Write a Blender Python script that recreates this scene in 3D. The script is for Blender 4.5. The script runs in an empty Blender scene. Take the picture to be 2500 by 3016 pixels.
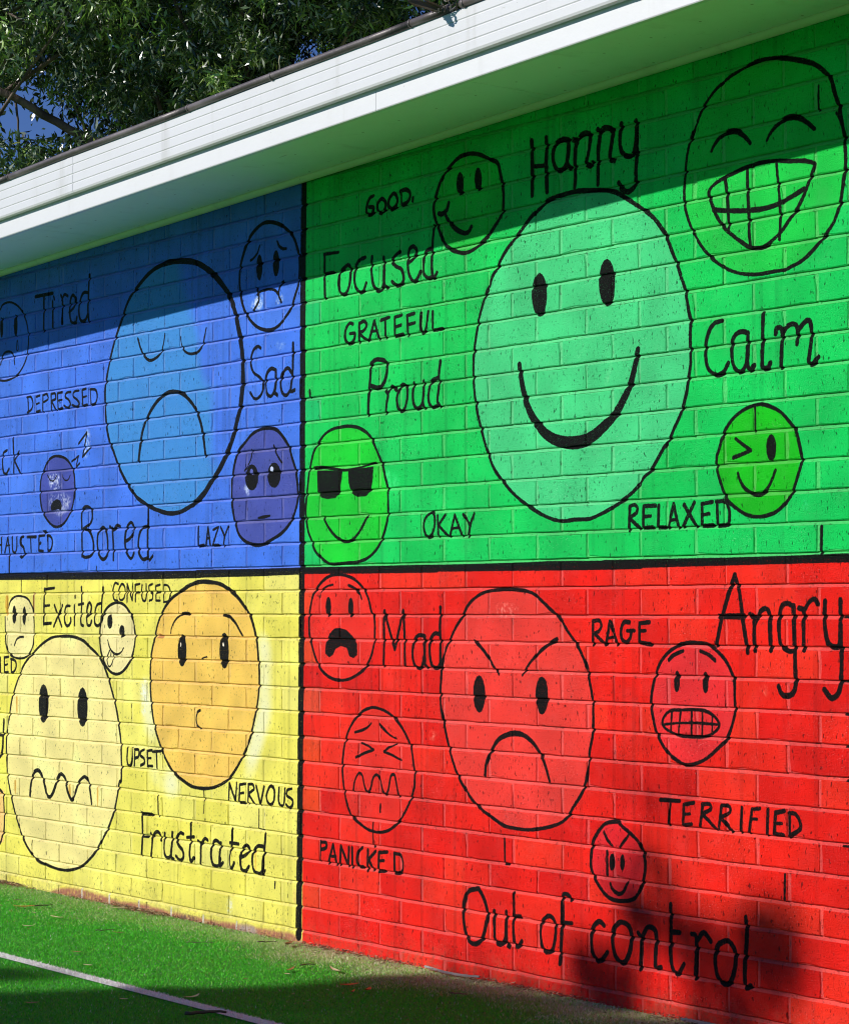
import bpy, bmesh, math, random
import numpy as np
from mathutils import Vector, Matrix

# ---------------------------------------------------------------- camera, sky, sun
S = bpy.context.scene
C = S.collection
ZO = 1.33                                   # height of the black band above the ground
cd = bpy.data.cameras.new('camera'); cam = bpy.data.objects.new('camera', cd); C.objects.link(cam)
S.camera = cam
cd.sensor_fit = 'HORIZONTAL'; cd.sensor_width = 36.0; cd.lens = 6984.474 / 2500 * 36
cd.clip_start = 0.1; cd.clip_end = 3000
yaw, pitch, roll = -0.93015, 0.04058, -0.00071
cy, sy, cp, sp = math.cos(yaw), math.sin(yaw), math.cos(pitch), math.sin(pitch)
fw = Vector((sy*cp, cy*cp, sp)); rt = Vector((cy, -sy, 0)); up = rt.cross(fw)
r2 = math.cos(roll)*rt + math.sin(roll)*up; u2 = -math.sin(roll)*rt + math.cos(roll)*up
CAM = Vector((9.31288, -4.69536, -0.1451 + ZO))
cam.matrix_world = Matrix(((r2.x, u2.x, -fw.x, CAM.x), (r2.y, u2.y, -fw.y, CAM.y), (r2.z, u2.z, -fw.z, CAM.z), (0, 0, 0, 1)))

SUN = Vector((-0.58, -1.0, 0.626)).normalized()          # towards the sun
elev = math.asin(SUN.z); azim = math.atan2(SUN.x, SUN.y)
W = bpy.data.worlds.new('World'); S.world = W; W.use_nodes = True
wn = W.node_tree; wn.nodes.clear()
sk = wn.nodes.new('ShaderNodeTexSky'); sk.sky_type = 'NISHITA'; sk.sun_disc = False
sk.sun_elevation = elev; sk.sun_rotation = azim; sk.air_density = 1.0; sk.dust_density = 0.0; sk.ozone_density = 3.0
bg = wn.nodes.new('ShaderNodeBackground'); bg.inputs['Strength'].default_value = 0.05
wo = wn.nodes.new('ShaderNodeOutputWorld')
tn = wn.nodes.new('ShaderNodeMix'); tn.data_type = 'RGBA'; tn.blend_type = 'MULTIPLY'; tn.inputs[0].default_value = 1; tn.inputs[7].default_value = (.72, .95, 1.65, 1)
wn.links.new(sk.outputs[0], tn.inputs[6]); wn.links.new(tn.outputs[2], bg.inputs[0]); wn.links.new(bg.outputs[0], wo.inputs[0])
sl = bpy.data.lights.new('sun', 'SUN'); sl.energy = 5.0; sl.angle = math.radians(0.53); sl.color = (1.0, 0.965, 0.91)
so = bpy.data.objects.new('sun', sl); C.objects.link(so); so.rotation_euler = SUN.to_track_quat('Z', 'Y').to_euler()
S.view_settings.view_transform = 'Standard'; S.view_settings.look = 'None'
S.cycles.filter_width = 1.05; S.cycles.diffuse_bounces = 6
S.view_settings.exposure = 0.0; S.view_settings.gamma = 1.0; S.view_settings.use_curve_mapping = False

random.seed(7); rng = np.random.default_rng(7)

# ---------------------------------------------------------------- helpers
def lin(h):
    v = [int(h[i:i+2], 16)/255 for i in (0, 2, 4)]
    return tuple(c/12.92 if c <= 0.04045 else ((c+0.055)/1.055)**2.4 for c in v)
def link(o, parent=None):
    C.objects.link(o)
    if parent: o.parent = parent
    return o
def mesh(name, verts, faces, mat=None, smooth=False):
    me = bpy.data.meshes.new(name); me.from_pydata(verts, [], faces); me.update()
    if mat: me.materials.append(mat)
    if smooth: me.polygons.foreach_set('use_smooth', [True]*len(me.polygons))
    return me
def obj(name, me, parent=None, loc=None, **props):
    o = link(bpy.data.objects.new(name, me), parent)
    if loc is not None: o.location = loc
    for k, v in props.items(): o[k] = v
    return o
def empty(name, loc=(0, 0, 0), label=None, cat=None, group=None, rz=0):
    o = link(bpy.data.objects.new(name, None)); o.location = loc; o.rotation_euler = (0, 0, rz); o.empty_display_size = .1
    if label: o['label'] = label
    if cat: o['category'] = cat
    if group: o['group'] = group
    return o
def np_mesh(name, V, F, mat, cols=None):
    """V (n,3) float, F (m,k) int, k=3 or 4; cols (n,4) point colours"""
    me = bpy.data.meshes.new(name); n, m, k = len(V), len(F), F.shape[1]
    me.vertices.add(n); me.vertices.foreach_set('co', V.astype(np.float32).ravel())
    me.loops.add(m*k); me.loops.foreach_set('vertex_index', F.astype(np.int32).ravel())
    me.polygons.add(m); me.polygons.foreach_set('loop_start', np.arange(m, dtype=np.int32)*k)
    me.polygons.foreach_set('loop_total', np.full(m, k, dtype=np.int32))
    if cols is not None:
        a = me.color_attributes.new('tint', 'FLOAT_COLOR', 'POINT'); a.data.foreach_set('color', cols.astype(np.float32).ravel())
    me.update(); me.validate(); me.materials.append(mat)
    return me
class N:
    """small node-tree helper"""
    def __init__(s, name):
        s.m = bpy.data.materials.new(name); s.m.use_nodes = True; s.t = s.m.node_tree; s.t.nodes.clear()
        s.out = s.t.nodes.new('ShaderNodeOutputMaterial'); s.b = s.t.nodes.new('ShaderNodeBsdfPrincipled')
        s.t.links.new(s.b.outputs[0], s.out.inputs[0])
    def n(s, typ, **kw):
        x = s.t.nodes.new(typ)
        for k, v in kw.items():
            if k.startswith('i_'):
                x.inputs[k[2:].replace('_', ' ')].default_value = v
            else: setattr(x, k, v)
        return x
    def l(s, a, b): s.t.links.new(a, b)
    def math(s, op, a, b=None, clamp=False):
        x = s.t.nodes.new('ShaderNodeMath'); x.operation = op; x.use_clamp = clamp
        for i, v in enumerate((a, b)):
            if v is None: continue
            if isinstance(v, (int, float)): x.inputs[i].default_value = v
            else: s.l(v, x.inputs[i])
        return x.outputs[0]
    def mix(s, f, a, b, typ='MIX'):
        x = s.t.nodes.new('ShaderNodeMix'); x.data_type = 'RGBA'; x.blend_type = typ
        for i, v in ((0, f), (6, a), (7, b)):
            if isinstance(v, (int, float)): x.inputs[i].default_value = v
            elif isinstance(v, tuple): x.inputs[i].default_value = (*v[:3], 1)
            else: s.l(v, x.inputs[i])
        return x.outputs[2]
    def noise(s, co, scale, detail=3, rough=.55, sc3=None):
        if sc3:
            mp = s.n('ShaderNodeMapping'); mp.inputs['Scale'].default_value = sc3; s.l(co, mp.inputs[0]); co = mp.outputs[0]
        x = s.n('ShaderNodeTexNoise', i_Scale=scale, i_Detail=detail, i_Roughness=rough); s.l(co, x.inputs['Vector'])
        return x.outputs['Fac']
    def ramp(s, f, a, b):
        x = s.n('ShaderNodeMapRange', interpolation_type='SMOOTHSTEP'); s.l(f, x.inputs[0])
        x.inputs['From Min'].default_value = a; x.inputs['From Max'].default_value = b
        return x.outputs[0]
    def bump(s, h, dist, strength=1.0, prev=None):
        x = s.n('ShaderNodeBump'); x.inputs['Distance'].default_value = dist; x.inputs['Strength'].default_value = strength
        s.l(h, x.inputs['Height'])
        if prev is not None: s.l(prev, x.inputs['Normal'])
        return x.outputs[0]
    def set(s, color=None, rough=None, normal=None, **kw):
        for key, v in (('Base Color', color), ('Roughness', rough), ('Normal', normal)):
            if v is None: continue
            if isinstance(v, tuple): s.b.inputs[key].default_value = (*v[:3], 1)
            elif isinstance(v, (int, float)): s.b.inputs[key].default_value = v
            else: s.l(v, s.b.inputs[key])
        for k, v in kw.items(): s.b.inputs[k.replace('_', ' ')].default_value = v
        return s.m

# ---------------------------------------------------------------- mural paint (wall coordinates in millimetres, z = 0 at the black band)
MURAL = '''H|F8F5CC|1998,-225 2067,-254 2104,-308 2077,-383 2086,-482 2068,-562 2032,-643 1986,-725 1893,-791 1779,-828 1682,-855 1462,-858 1359,-828 1211,-745 1190,-779 1317,-846 1462,-884 1682,-875 1893,-816 1911,-689 1985,-526 2006,-430
H|F8F5CC|1153,-420 1222,-423 1239,-562 1293,-667 1262,-700 1165,-565
H|F8F5CC|1314,-735 1377,-758 1439,-797 1480,-841 1367,-864 1325,-798
F|4AD284|3407,940 3360,883 3321,812 3293,730 3281,642 3286,553 3306,471 3341,381 3387,299 3436,253 3485,216 3539,184 3600,156 3667,132 3727,122 3785,125 3849,125 3900,137 3963,156 4025,183 4074,213 4130,260 4183,321 4230,379 4267,436 4291,518 4301,597 4302,681 4278,783 4247,855 4199,941 4134,1011 4031,1083 3925,1118 3842,1128 3731,1133 3665,1125 3577,1081 3498,1026 3438,972
F|14C846|4670,1382 4722,1368 4785,1347 4826,1322 4861,1286 4888,1210 4905,1136 4911,1061 4902,1002 4887,937 4841,872 4779,824 4706,795 4637,789 4584,788 4529,794 4485,805 4441,824 4396,852 4328,922 4291,987 4277,1061 4287,1148 4313,1224 4357,1293 4423,1345 4518,1379 4616,1390
F|0CBC10|4591,422 4634,409 4666,392 4692,368 4718,341 4730,307 4733,276 4730,256 4714,191 4674,141 4642,121 4604,111 4567,109 4529,115 4491,132 4449,159 4433,187 4419,219 4408,250 4407,282 4420,312 4434,347 4454,373 4487,398 4521,413 4559,422
F|10C840|3268,1332 3369,1297 3418,1254 3438,1167 3432,1117 3354,1048 3296,1021 3253,1011 3209,1015 3157,1034 3093,1110 3069,1191 3109,1268 3187,1322
F|0FCF2E|2580,486 2692,452 2748,386 2792,299 2810,214 2808,168 2796,122 2776,93 2744,57 2696,29 2630,14 2548,11 2463,10 2412,30 2369,59 2330,125 2309,208 2325,310 2359,406 2428,466 2479,482
FC|000000|1436,1198 1528,1184 1609,1156 1688,1113 1747,1070 1796,1023 1823,985 1842,947 1856,904 1871,862 1885,809 1890,758 1891,696 1884,646 1872,595 1853,556 1834,511 1806,466 1772,422 1724,373 1665,329 1616,289 1534,250 1452,227 1370,222 1286,235 1201,257 1114,292 1048,339 993,391 959,431 919,488 891,523 867,580 855,648 849,732 860,787 887,858 921,922 954,974 987,1015 1020,1067 1064,1107 1118,1139 1194,1175 1279,1197 1353,1202
FG|3E8ED8|651,1431 1320,1344 1426,1116 1488,1003 1550,912 1581,783 1631,701 1681,671 1677,567 1632,502 1663,422 1751,377 1771,304 1694,152 664,179
F|3E48A0|446,493 518,478 567,444 591,409 597,363 592,312 569,262 521,218 473,199 425,197 376,216 326,252 301,294 290,353 299,411 324,439 354,472 397,490
F|464FA4|2064,511 2119,501 2164,471 2201,434 2223,389 2245,348 2259,293 2259,244 2241,201 2219,171 2192,147 2148,123 2093,105 2038,89 1983,86 1917,99 1870,125 1846,162 1826,213 1816,261 1816,312 1825,363 1840,403 1863,438 1906,466 1953,494 2009,510
F|FBEBA0|110,-92 180,-103 225,-138 242,-182 245,-225 239,-278 221,-319 171,-352 95,-359 23,-345 -12,-310 -23,-251 -27,-182 1,-144 27,-111 65,-95
F|FCEAA6|953,-122 1008,-130 1053,-158 1080,-188 1097,-231 1103,-264 1092,-307 1071,-345 1033,-379 989,-402 944,-408 899,-398 860,-371 831,-333 817,-283 816,-233 829,-194 858,-155 897,-133
F|FCE998|491,-261 598,-263 681,-279 797,-333 854,-382 894,-437 928,-496 957,-556 974,-610 991,-675 994,-724 998,-778 982,-836 960,-903 938,-959 894,-1023 838,-1082 782,-1136 702,-1184 632,-1210 550,-1225 466,-1227 369,-1218 282,-1206 207,-1166 149,-1118 98,-1052 58,-984 25,-915 5,-857 -6,-725 2,-665 21,-606 71,-486 121,-420 246,-330 320,-294 406,-267
F|FAC87A|-66,-930 -33,-955 -23,-1025 -24,-1096 -37,-1121 -63,-1164 -468,-1196 -472,-955
F|FBC95C|1655,-46 1734,-54 1792,-73 1852,-101 1899,-134 1942,-170 1970,-215 1989,-265 1998,-315 2006,-370 2006,-430 1999,-480 1985,-526 1967,-571 1948,-617 1911,-674 1873,-716 1826,-759 1776,-790 1699,-815 1620,-825 1540,-822 1470,-803 1408,-780 1356,-740 1314,-695 1261,-615 1234,-536 1223,-456 1220,-391 1227,-327 1253,-262 1279,-203 1320,-150 1372,-112 1444,-81 1515,-58 1586,-45
F|F02A1E|2518,-28 2581,-36 2631,-55 2671,-84 2696,-117 2728,-178 2731,-220 2728,-266 2708,-313 2672,-352 2623,-376 2573,-391 2514,-395 2464,-387 2413,-364 2378,-328 2335,-232 2333,-179 2343,-135 2360,-96 2403,-58 2455,-34
F|F02A1E|2732,-483 2784,-491 2832,-508 2879,-536 2914,-571 2941,-611 2953,-660 2960,-692 2960,-728 2956,-745 2937,-782 2902,-830 2855,-870 2808,-894 2753,-904 2696,-900 2639,-881 2598,-861 2573,-829 2557,-793 2544,-746 2540,-689 2548,-637 2561,-596 2581,-562 2614,-527 2655,-500 2696,-487
F|F23C32|3435,-86 3504,-88 3559,-94 3593,-105 3686,-162 3745,-213 3809,-279 3834,-320 3859,-398 3865,-439 3865,-493 3849,-577 3832,-667 3813,-705 3774,-749 3742,-785 3702,-807 3636,-824 3556,-836 3488,-836 3432,-831 3377,-811 3327,-792 3277,-765 3234,-728 3198,-690 3168,-634 3121,-522 3101,-419 3110,-329 3154,-248 3221,-172 3250,-136 3293,-110 3350,-92
F|EE2A2E|4319,-245 4365,-249 4404,-268 4437,-293 4462,-327 4473,-354 4474,-393 4475,-435 4463,-474 4441,-514 4407,-542 4362,-572 4317,-590 4271,-597 4236,-586 4201,-568 4172,-541 4148,-506 4134,-467 4125,-427 4131,-383 4147,-338 4168,-302 4203,-273 4244,-253 4285,-245
F|EC2028|3970,-781 4007,-785 4043,-808 4079,-838 4094,-873 4096,-920 4078,-970 4042,-1004 3993,-1015 3950,-1013 3919,-1002 3891,-980 3869,-957 3853,-925 3854,-888 3863,-850 3889,-816 3920,-791
FB|B4705A|358,-1357 527,-1299 680,-1294 818,-1301 964,-1309 1128,-1302 1266,-1306 1391,-1309 1593,-1312 1740,-1308 1864,-1305 2089,-1305 2241,-1310 2241,-1376 360,-1480
FB|BCA49A|1874,-1305 1986,-1306 1987,-1341 1874,-1333
HS|F8F8E8|1147,-431 1185,-435 1186,-553 1154,-554
HS|F6F4DC|1781,-1222 1828,-1217 1824,-1283 1786,-1282
HS|D07860|2236,-1134 2249,-1132 2248,-1200 2232,-1197
F|E6DED2|668,-1291 680,-1290 680,-1340 669,-1341
F|E6DED2|897,-1291 908,-1290 908,-1339 897,-1340
F|E6DED2|1133,-1293 1144,-1292 1144,-1340 1133,-1341
F|E6DED2|1381,-1297 1391,-1296 1391,-1343 1381,-1344
F|E6DED2|1618,-1302 1628,-1301 1628,-1347 1618,-1348
F|E6DED2|1852,-1301 1862,-1300 1862,-1345 1853,-1346
HS|6E5A50|633,-1311 795,-1312 795,-1323 633,-1325
HS|8C7468|908,-1312 1052,-1317 1052,-1331 931,-1331
HS|5C4C46|1453,-1311 1583,-1313 1584,-1334 1453,-1334
HS|C8A088|1171,-1313 1266,-1311 1256,-1326 1171,-1329
HS|5C4C46|1682,-1315 1779,-1313 1760,-1335 1692,-1337
HS|ECE48C|795,-1301 908,-1301 908,-1309 795,-1306
HS|E8E2D8|539,-1294 726,-1288 738,-1295 539,-1303
HS|D8DCF0|367,419 459,415 472,357 423,336 386,360
HS|B8BCDC|399,337 520,332 568,296 473,242 400,262 362,303
HS|E6EEF8|1937,968 2016,1005 2026,974 1989,947
HS|F0E8E0|2108,975 2172,996 2181,987 2127,948
HS|8CF0B4|4409,1062 4449,1045 4454,1036 4415,1042
HS|A0F0C0|4248,1069 4283,1072 4277,1045 4260,1048
HS|C8D4F4|1897,304 1935,302 1940,266 1907,278
HS|9AB8F4|2109,820 2172,814 2168,794 2118,799
HS|9AB8F4|1924,622 2036,620 2018,606 1934,609
HS|7CF0AC|4742,152 4767,143 4762,121 4739,126
HS|3CE87C|2792,327 2848,306 2872,268 2816,261 2792,290
HS|FF8070|4557,-360 4600,-362 4605,-397 4589,-397
HS|FF9080|3040,-552 3078,-551 3078,-577 3040,-575
HS|5CF09C|2816,919 2934,907 2934,898 2816,910
HS|C8DCFF|220,278 245,277 239,236 226,236
HS|B0CCFF|413,161 425,161 424,86 412,87
HS|C0D4FF|683,580 718,578 708,483 675,479
HS|B8E8A8|3953,595 3972,626 3966,602 3928,514 3921,531
HS|FF8C7C|3393,-132 3504,-137 3497,-180 3393,-171
F|F0C84C|1980,-1033 1987,-1032 1991,-1092 1982,-1093
F|E0A838|-22,-96 -2,-96 -1,-170 -21,-170
F|C08848|230,-85 246,-85 244,-173 231,-155
F|D8A43C|70,-886 85,-886 83,-936 74,-936
F|D8A43C|558,-875 572,-874 575,-925 563,-926
F|E0AC40|797,-872 807,-872 807,-941 800,-941
F|E0A840|81,-527 94,-527 95,-588 85,-589
F|C07830|1269,-262 1295,-243 1321,-259 1290,-262
Ss|35,35|2295,1392 2294,1293 2290,1119
Ss|35,34|2290,1119 2288,823 2287,528 2286,208
Ss|34,35|2286,227 2285,61 2283,-281 2277,-720
Ss|35,36|2277,-710 2273,-1033 2266,-1305
P||1557,1 2002,-1 2264,-0 2317,-0 2614,-1 3086,-2 3086,-28 2614,-26 2317,-23 2264,-25 2002,-28 1558,-29
P||-418,10 -80,7 548,4 1117,-0 1586,-2 1596,-30 1117,-31 548,-26 -79,-21 -417,-20
P||2873,-2 3221,-3 3552,-2 3640,0 3836,-2 4085,-4 4085,-30 3836,-30 3552,-28 3221,-26 2873,-24
P||3913,-1 4193,-2 4479,-3 4693,-2 5092,3 5091,-23 4693,-24 4478,-25 4193,-26 3913,-28
S|15|2724,1270 2703,1265 2687,1244 2683,1221 2695,1208 2716,1209 2725,1229 2699,1235
Sc|15|2768,1252 2748,1238 2751,1216 2768,1203 2791,1215 2796,1236 2780,1251
Sc|15|2836,1260 2816,1245 2812,1224 2832,1209 2856,1218 2864,1238 2852,1258
S|15|2884,1266 2885,1240 2886,1217
S|15|2880,1264 2911,1265 2933,1254 2935,1235 2919,1221 2888,1216
Ss|14|2952,1231 2950,1221
Sc|15|3268,1332 3319,1320 3369,1297 3408,1280 3418,1254 3432,1208 3438,1167 3432,1117 3396,1080 3354,1048 3296,1021 3253,1011 3209,1015 3157,1034 3120,1064 3093,1110 3071,1159 3069,1191 3086,1230 3109,1268 3139,1295 3187,1322 3224,1332
P||3230,1238 3229,1223 3225,1211 3219,1204 3211,1202 3204,1206 3198,1215 3194,1228 3192,1244 3194,1258 3198,1270 3204,1278 3211,1280 3219,1276 3225,1266 3229,1253
P||3326,1238 3325,1224 3321,1212 3315,1205 3307,1203 3300,1207 3294,1216 3290,1229 3289,1244 3290,1258 3294,1270 3300,1278 3308,1280 3315,1276 3321,1266 3325,1253
S|15,17,19|3150,1187 3138,1164 3116,1155 3096,1158
S|13,20,15|3131,1153 3150,1126 3183,1099 3223,1079 3253,1076 3271,1092
Ss|19|3581,1323 3583,1247 3582,1151
S|19|3652,1322 3654,1283 3651,1236 3655,1152
Ss|15|3581,1242 3653,1235
S|18|3758,1298 3729,1304 3702,1297 3686,1274 3686,1244 3702,1216 3722,1209 3742,1218 3755,1242 3760,1280
S|18|3760,1297 3755,1255 3753,1225 3768,1208
S|18|3781,1295 3801,1286 3792,1266 3789,1215 3791,1177 3787,1148
S|18|3794,1283 3824,1305 3849,1304 3862,1289 3854,1252 3843,1220 3848,1207 3865,1201 3871,1211
S|18|3897,1308 3907,1290 3899,1249 3897,1199 3896,1140
S|18|3904,1288 3920,1307 3945,1305 3967,1289 3963,1272 3956,1240 3951,1216 3957,1205 3972,1201
S|18|4004,1307 3998,1275 3998,1242 4010,1217 4035,1204 4056,1208 4068,1235 4072,1276 4069,1305
S|18|4068,1235 4073,1201 4069,1165 4068,1124 4055,1105 4031,1098 4006,1110 3991,1131
S|14,16,14|3367,888 3382,918 3407,942 3424,966 3456,997 3498,1027 3536,1053 3577,1082 3625,1106 3665,1126 3731,1132 3803,1133 3861,1127 3925,1118 3981,1103 4037,1073 4079,1048 4137,1012 4172,979 4200,943 4223,899 4247,855 4261,822
S|13,13,14|3367,888 3360,883 3339,850 3321,812 3306,774 3293,730 3284,686 3281,642 3281,598 3286,553 3295,512 3306,471 3323,426 3341,381 3362,340 3387,299 3436,253 3485,216 3539,184 3600,156 3667,132 3727,122 3785,125 3849,125 3900,137 3952,154 4002,175 4045,196 4075,217 4100,241 4130,260 4154,287 4184,321 4208,344 4231,379 4255,413 4267,436 4282,475 4291,518 4300,558 4301,597 4300,637 4302,681 4295,710 4287,746 4278,783 4261,821
P||3654,829 3651,803 3643,781 3631,768 3616,764 3602,770 3590,787 3582,810 3579,837 3582,863 3590,884 3602,898 3617,902 3631,895 3644,878 3652,855
P||3972,832 3969,805 3961,783 3949,768 3935,764 3921,771 3910,788 3902,812 3899,840 3902,867 3910,890 3922,904 3936,908 3950,901 3962,884 3970,860
S|19,41,19|3517,623 3522,592 3531,556 3546,512 3568,471 3598,435 3642,398 3695,374 3754,362 3812,362 3870,376 3927,406 3971,436 4008,475 4039,518 4058,565 4074,621
Sc|16,11,11|4670,1382 4722,1368 4785,1347 4826,1322 4861,1286 4871,1254 4888,1210 4895,1175 4905,1136 4909,1098 4911,1061 4909,1035 4902,1002 4895,966 4887,937 4867,899 4841,872 4816,851 4779,824 4743,805 4706,795 4680,789 4637,789 4584,788 4529,794 4485,805 4441,824 4396,852 4357,887 4328,922 4311,946 4291,987 4280,1021 4277,1061 4281,1101 4287,1148 4296,1187 4313,1224 4334,1257 4357,1293 4389,1323 4423,1345 4468,1365 4518,1379 4573,1390 4616,1390
S|8|4878,1193 4885,1182 4892,1168
S|10,20,12|4392,1164 4402,1178 4427,1198 4461,1208 4494,1205 4516,1193 4536,1177 4549,1163
S|9,18,14|4615,1159 4630,1179 4657,1197 4684,1208 4716,1209 4747,1198 4773,1182 4796,1163
Sc|13|4381,1048 4398,1064 4438,1078 4477,1086 4516,1094 4554,1098 4597,1101 4651,1097 4704,1088 4756,1081 4792,1069 4795,1060 4782,1035 4771,1014 4755,986 4729,952 4702,928 4670,898 4638,879 4601,863 4568,863 4541,870 4508,890 4470,916 4442,937 4414,971 4398,1001 4386,1026
S|13|4448,1076 4454,1036 4458,996 4462,933
S|13|4537,1089 4538,1024 4542,965 4544,907 4549,869
S|11|4651,1095 4658,1026 4663,980 4665,929 4661,876
S|16|4400,994 4431,988 4487,979 4542,973 4596,970 4650,974 4703,987 4755,1003
Ss|10|4812,1278 4812,1212
S|15|4429,672 4400,667 4378,646 4366,615 4363,584 4368,552 4382,531 4410,518 4436,525 4456,549
S|15|4536,625 4517,633 4495,631 4476,617 4470,590 4472,559 4480,535 4500,520 4519,528 4530,550 4533,577 4535,616
S|15|4535,629 4535,577 4533,542 4543,522 4557,534
S|16|4596,675 4594,633 4593,595 4591,556 4592,526 4611,522 4622,535
S|16|4644,615 4647,628 4660,631 4670,618 4667,580 4664,520
S|16|4670,618 4694,633 4715,635 4728,620 4725,579
S|16|4728,613 4746,630 4765,640 4777,631 4780,593 4774,556 4769,526 4782,519 4805,536
Sc|12|4591,422 4634,409 4666,392 4692,368 4718,341 4730,307 4738,276 4740,255 4729,224 4714,191 4700,165 4674,141 4642,121 4604,111 4567,109 4529,115 4491,132 4449,159 4433,187 4419,219 4408,250 4407,282 4420,312 4434,347 4454,373 4487,398 4521,413 4559,422
Ss|12|4484,332 4514,313 4544,296 4514,288 4475,279
P||4643,298 4641,284 4637,272 4631,264 4624,262 4616,265 4610,273 4606,286 4605,300 4606,315 4610,326 4617,334 4624,337 4632,333 4638,325 4642,313
S|9,14,10|4492,235 4502,211 4521,189 4551,174 4578,170 4600,180 4621,202 4640,235
Ss|8|4560,420 4559,349
Ss|13|4811,74 4809,1
Ss|14|4035,156 4032,121 4031,86
S|13|4035,156 4054,161 4068,152 4063,136 4038,123 4053,108 4077,91
Ss|13|4147,155 4096,155 4094,123 4094,91 4135,92
Ss|12|4096,124 4126,125
Ss|13|4162,155 4159,91 4191,90
Ss|13|4203,90 4227,157 4247,88
Ss|11|4212,109 4241,113
Ss|13|4271,153 4322,90
Ss|13|4314,158 4267,91
Ss|13|4388,157 4345,153 4346,119 4346,90 4390,90
Ss|11|4346,121 4375,124
Ss|13|4408,156 4409,121 4411,88
S|13|4405,157 4436,156 4455,135 4457,108 4449,91 4413,88
Sc|12|3047,169 3020,152 3011,123 3027,93 3050,92 3069,119 3073,151 3062,169
Ss|12|3088,159 3092,91
Ss|12|3129,160 3092,127 3144,92
Ss|12|3155,90 3181,158 3221,90
Ss|10|3164,114 3207,117
Ss|12|3225,159 3258,125
Ss|12|3283,160 3263,127 3252,87
Ss|15|2427,1102 2426,1049 2429,949
Ss|12|2423,1104 2512,1101
Ss|12|2427,1035 2483,1034
Sc|15|2563,1048 2525,1028 2513,995 2521,963 2542,949 2567,956 2584,988 2588,1025 2580,1046
S|15|2675,1063 2638,1058 2617,1032 2611,994 2621,964 2646,945 2667,950 2681,974
S|15|2716,1061 2713,1011 2724,962 2752,938 2776,947 2788,988 2784,1050
S|15|2786,1031 2784,975 2791,953 2804,944
S|15|2876,1058 2848,1047 2832,1030 2856,1011 2888,996 2899,966 2888,949 2860,945 2832,962
S|15|2927,1014 2958,1029 2973,1050 2954,1067 2931,1060 2923,1024 2927,982 2950,951 2973,953 2993,977
S|15|3054,1048 3023,1040 3012,1009 3012,972 3035,951 3057,953
S|15|3069,1121 3061,1072 3058,1008 3058,976 3065,948 3086,964
S|14|2601,840 2580,844 2559,827 2553,803 2563,781 2584,773 2605,782 2613,805 2584,808
Ss|13|2638,838 2638,805 2638,772
S|13|2638,838 2667,843 2683,829 2667,812 2642,805 2663,788 2691,774
Ss|13|2700,780 2728,839 2756,773
Ss|11|2708,803 2746,804
Ss|13|2764,836 2816,842
Ss|13|2792,840 2794,774
Ss|13|2888,842 2848,839 2848,774 2895,777
Ss|12|2848,805 2884,809
Ss|13|2958,841 2919,837 2923,769
Ss|12|2920,806 2962,809
S|13|2996,838 2992,795 3004,771 3023,783 3036,839
Ss|13|3061,836 3061,774 3114,775
S|16|2708,694 2704,643 2696,587 2692,518
S|17|2708,690 2728,702 2752,704 2792,694 2804,668 2796,636 2776,614 2744,607 2708,617
S|14|2796,593 2808,578 2800,546 2796,516
S|14|2808,583 2832,605 2856,591
Sc|14|2895,607 2872,590 2860,561 2868,528 2887,517 2907,530 2919,561 2917,594
S|14|2958,607 2950,568 2957,535 2977,520 3000,532 3011,564 3011,610
S|14|3011,573 3007,537 3015,520
S|14|3104,668 3096,626 3096,585 3087,540 3101,519
S|14|3091,615 3057,606 3042,580 3038,544 3057,519 3083,522
Ss|13|2335,628 2337,605
Sc|13,12,12|2580,486 2638,476 2692,452 2720,425 2748,386 2776,342 2792,299 2807,261 2810,214 2808,168 2796,130 2776,93 2744,57 2696,29 2630,14 2548,11 2463,10 2412,30 2369,59 2347,94 2325,129 2312,178 2309,208 2316,257 2325,310 2338,359 2359,406 2385,434 2428,466 2479,482 2530,486
S|14,10,8|2364,350 2420,350 2497,340 2564,334 2638,339 2704,348 2736,351
P||2381,341 2539,333 2530,296 2518,254 2497,240 2446,238 2403,246 2384,264
P||2572,332 2724,339 2720,293 2708,256 2679,239 2630,239 2593,253 2576,290
S|12|2422,173 2450,141 2488,111 2531,91 2572,85 2614,98 2655,130 2688,169
S|24,27,30|1436,1198 1528,1184 1609,1156 1688,1113 1747,1070 1796,1023 1825,984
S|28,30,30|1822,987 1842,947 1856,904 1871,862 1885,809 1890,758 1891,696 1884,646 1872,595 1853,556
S|30,28,26|1853,556 1834,511 1806,466 1772,422 1724,373 1665,329 1616,289 1536,250
S|20,18,18|1534,250 1452,227 1370,222 1286,235 1201,257 1114,292
S|17,15,15|1114,292 1048,339 993,391 959,431 919,488 891,523 867,580 855,648 849,732 860,787 887,858
S|15,17,26|887,858 921,922 954,974 987,1015 1020,1067 1064,1107 1118,1139 1194,1175 1279,1197 1353,1202 1436,1198
S|12,13,8|1114,926 1131,892 1158,857 1202,832 1250,835 1292,853 1313,886 1323,926
S|8,13,8|1438,902 1453,863 1484,839 1530,829 1580,836 1610,865 1630,918
S|18,17,16|1122,439 1134,493 1155,557 1193,609 1240,649 1293,678 1356,695 1429,689 1480,670 1541,629 1582,579 1607,525 1628,432
Ss|15|239,1186 395,1184
S|16|317,1181 315,1111 314,1032
Ss|15|395,1149 396,1041
Ss|13|404,1169 411,1156
S|14|468,1168 483,1140 476,1048
S|14|477,1146 498,1167 529,1158
S|14|541,1088 583,1107 595,1140 571,1157 553,1138 545,1088 560,1046 596,1042 607,1061
S|14|711,1227 706,1162 701,1083 708,1034
S|14|701,1154 659,1156 630,1119 625,1074 643,1043 678,1043 701,1066
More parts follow.
